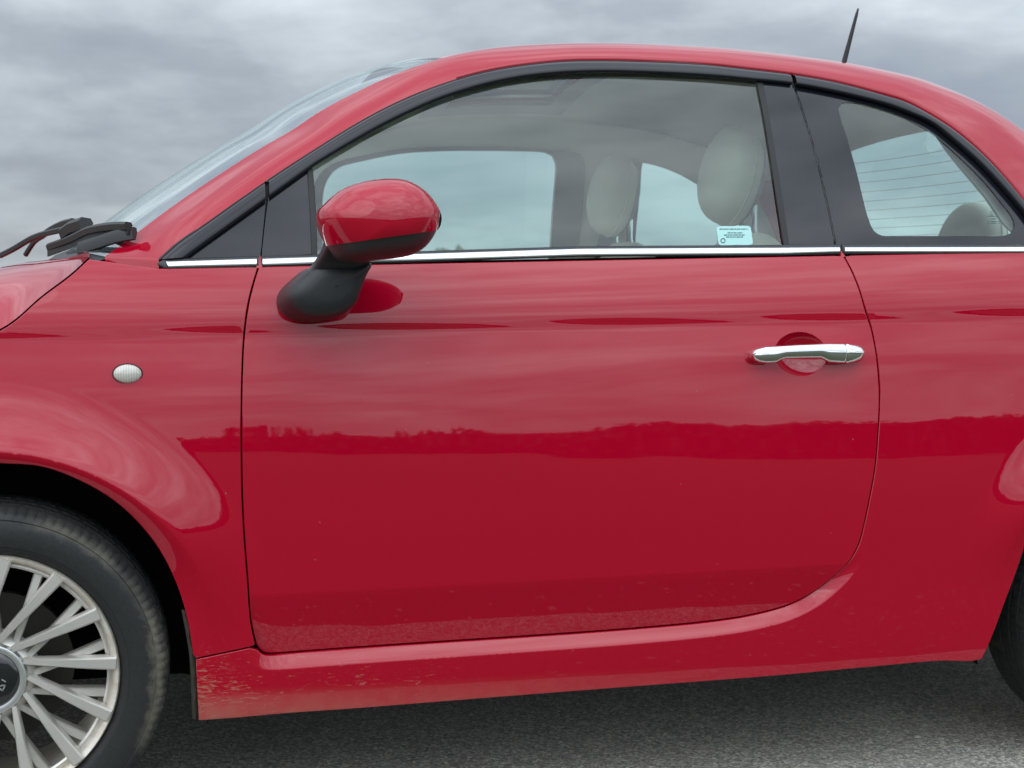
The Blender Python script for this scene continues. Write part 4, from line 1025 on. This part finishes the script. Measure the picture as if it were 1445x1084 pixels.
for a0_ in range(12):
    a, b = a0_*math.pi/6, (a0_+1)*math.pi/6; onglass('printed_ring', [(cc[0]+2.5*math.cos(a), cc[1]+2.5*math.sin(a)), (cc[0]+2.5*math.cos(b), cc[1]+2.5*math.sin(b)), (cc[0]+3.6*math.cos(b), cc[1]+3.6*math.sin(b)), (cc[0]+3.6*math.cos(a), cc[1]+3.6*math.sin(a))], ink, st_, -.0042)
# etched maker's marks in the rear side glass
for (ua, ub_, v) in ((1399, 1402.5, 298), (1399.5, 1403, 300.5), (1399, 1403.5, 303), (1395, 1409.5, 304.8), (1400, 1407.5, 308.5), (1395.5, 1398, 312), (1400, 1409, 312.2), (1410, 1413, 312), (1400, 1408.5, 314.5), (1396, 1398.5, 315.5), (1410.5, 1413, 314.6)):
    onglass('glass_mark', [(ua, v), (ub_, v), (ub_, v+.7), (ua, v+.7)], ink, q_ if False else bpy.data.objects['rear_side_window'], -.0042)

# ---------------------------------------------------------------- ground
def make_asphalt():
    m, t, b = mat('asphalt'); tcn = N(t, 'ShaderNodeTexCoord'); P = tcn.outputs['Object']
    v = N(t, 'ShaderNodeTexVoronoi'); v.inputs['Scale'].default_value = 175; L(t, P, v.inputs['Vector'])
    sc = N(t, 'ShaderNodeSeparateColor'); L(t, v.outputs['Color'], sc.inputs[0])
    v2 = N(t, 'ShaderNodeTexVoronoi'); v2.inputs['Scale'].default_value = 95; L(t, P, v2.inputs['Vector']); sc2 = N(t, 'ShaderNodeSeparateColor'); L(t, v2.outputs['Color'], sc2.inputs[0])
    c = ramp(t, sc.outputs[0], [(0, (.18, .171, .153)), (.4, (.34, .324, .29)), (.75, (.50, .472, .42)), (.92, (.66, .615, .54)), (1, (.80, .75, .66))])
    warm = mth(t, 'MULTIPLY', mth(t, 'GREATER_THAN', sc2.outputs[0], .955), .6); c = mixc(t, mth(t, 'MULTIPLY', warm, .5), c, (.40, .28, .17))
    wht = mth(t, 'MULTIPLY', mth(t, 'GREATER_THAN', sc2.outputs[1], .965), .6); c = mixc(t, wht, c, (.52, .50, .45))
    n_ = noise(t, P, 1.6, 5, .6); c = mixc(t, mth(t, 'MULTIPLY', n_, .35), c, (.34, .32, .28))
    L(t, c, b.inputs['Base Color']); b.inputs['Roughness'].default_value = .85; b.inputs['Specular IOR Level'].default_value = .3
    h = mth(t, 'ADD', mth(t, 'MULTIPLY', v.outputs['Distance'], -.8), mth(t, 'MULTIPLY', v2.outputs['Distance'], -.7)); h = mth(t, 'ADD', h, noise(t, P, 500, 3, .6))
    bp = N(t, 'ShaderNodeBump'); bp.inputs['Strength'].default_value = .9; bp.inputs['Distance'].default_value = .004; L(t, h, bp.inputs['Height']); L(t, bp.outputs[0], b.inputs['Normal']); return m
ASPH = make_asphalt()
ground = mesh('ground', [(-60, -1.22, 0), (60, -1.22, 0), (60, 5.5, 0), (-60, 5.5, 0)], [(0, 1, 2, 3)], ASPH, smooth=False); ground['kind'] = 'structure'  # unseen near edge pulled in so the door mirrors dark grass
FIELD = simple('dry_grass_field', (.036, .042, .018), .95, bump=.6, bs=20, var=.4)
fld = mesh('field', [(-1500, -1500, -.02), (1500, -1500, -.02), (1500, 1500, -.02), (-1500, 1500, -.02)], [(0, 1, 2, 3)], FIELD, smooth=False); fld['kind'] = 'structure'  # out-of-view verge beside the car is assumed, deepens the red in the paint
# loose grit
rng = np.random.default_rng(3); V = []; Fc = []
ico = [(0, 0, 1), (.9, 0, .3), (.28, .85, .3), (-.72, .52, .3), (-.72, -.52, .3), (.28, -.85, .3), (0, 0, -.4)]
fi = [(0, 1, 2), (0, 2, 3), (0, 3, 4), (0, 4, 5), (0, 5, 1), (6, 2, 1), (6, 3, 2), (6, 4, 3), (6, 5, 4), (6, 1, 5)]
for k in range(9000):
    x = rng.uniform(-1.2, 3.4); y = rng.uniform(-1.9, 1.4); s = rng.gamma(2.2, .0012)+.0010; b0 = len(V); a = rng.uniform(0, 6.28); j = rng.uniform(.6, 1.4, 3)
    for p in ico: V.append((x+s*(p[0]*math.cos(a)-p[1]*math.sin(a))*j[0], y+s*(p[0]*math.sin(a)+p[1]*math.cos(a))*j[1], s*.5*(p[2]+.2)*j[2]))
    Fc += [tuple(b0+i for i in f_) for f_ in fi]
GRIT = simple('grit', (.26, .245, .22), .9, var=.6)
gr = mesh('loose_grit', V, Fc, GRIT, smooth=False); gr['kind'] = 'stuff'; gr['label'] = 'pale loose grit scattered on the asphalt around the car'; gr['category'] = 'grit'

# ---------------------------------------------------------------- distant hedge and trees all round the field
def make_leaf():
    m, t, b = mat('hedge_foliage'); tcn = N(t, 'ShaderNodeTexCoord')
    L(t, ramp(t, noise(t, tcn.outputs['Object'], .35, 5, .7), [(.3, (.030, .045, .018)), (.55, (.055, .075, .028)), (.75, (.085, .095, .040))]), b.inputs['Base Color']); b.inputs['Roughness'].default_value = .9; return m
V = []; Fc = []
def hgt(a):                                          # tree-line height in degrees of elevation seen from the car
    return 1.55+.35*math.sin(a*3.1+.6)+.25*math.sin(a*7.7+1)+.12*math.sin(a*17)+(.9 if math.cos(a-rad(42)) > .96 else 0)+1.2*max(0, min(1, -math.cos(a)*2))-1.0*math.exp(-((a+.12)/.17)**2)
D0 = 190.
hb_rows = []
for k in range(361):
    a = -math.pi+2*math.pi*k/360; H = D0*math.tan(rad(hgt(a)))*.86; hb_rows.append([(.3+(D0+4)*math.sin(a), (D0+4)*math.cos(a), -.5), (.3+(D0+3)*math.sin(a), (D0+3)*math.cos(a), H)])
for k in range(24000):
    a = rng.uniform(-math.pi, math.pi); d = D0+rng.uniform(-6, 10); H = max(1.2, d*math.tan(rad(max(.7, hgt(a)+.25*math.sin(a*41)+.15*math.sin(a*97)))))
    hz_ = H*(rng.uniform(0, 1)**.8)*(.85+.15*rng.uniform()); s = rng.uniform(.5, 1.3)
    c = np.array([.3+d*math.sin(a), d*math.cos(a), max(.3, hz_-s*.5)]); n_ = nrm(rng.normal(size=3)); t1 = nrm(np.cross(n_, (.3, .2, 1))); t2 = np.cross(n_, t1); b0 = len(V)
    for q_a in range(5): aa = q_a*2*math.pi/5+rng.uniform(-.3, .3); V.append(c+s*(t1*math.cos(aa)+t2*math.sin(aa))*rng.uniform(.6, 1.1))
    Fc.append(tuple(range(b0, b0+5)))
for r_ in hb_rows: V += r_
nb_ = len(V)-2*len(hb_rows)
for k in range(360): Fc.append((nb_+2*k, nb_+2*k+2, nb_+2*k+3, nb_+2*k+1))
hd_ = mesh('tree_line', V, Fc, make_leaf(), smooth=False); hd_['kind'] = 'stuff'; hd_['label'] = 'low dark tree line far across the field'; hd_['category'] = 'trees'
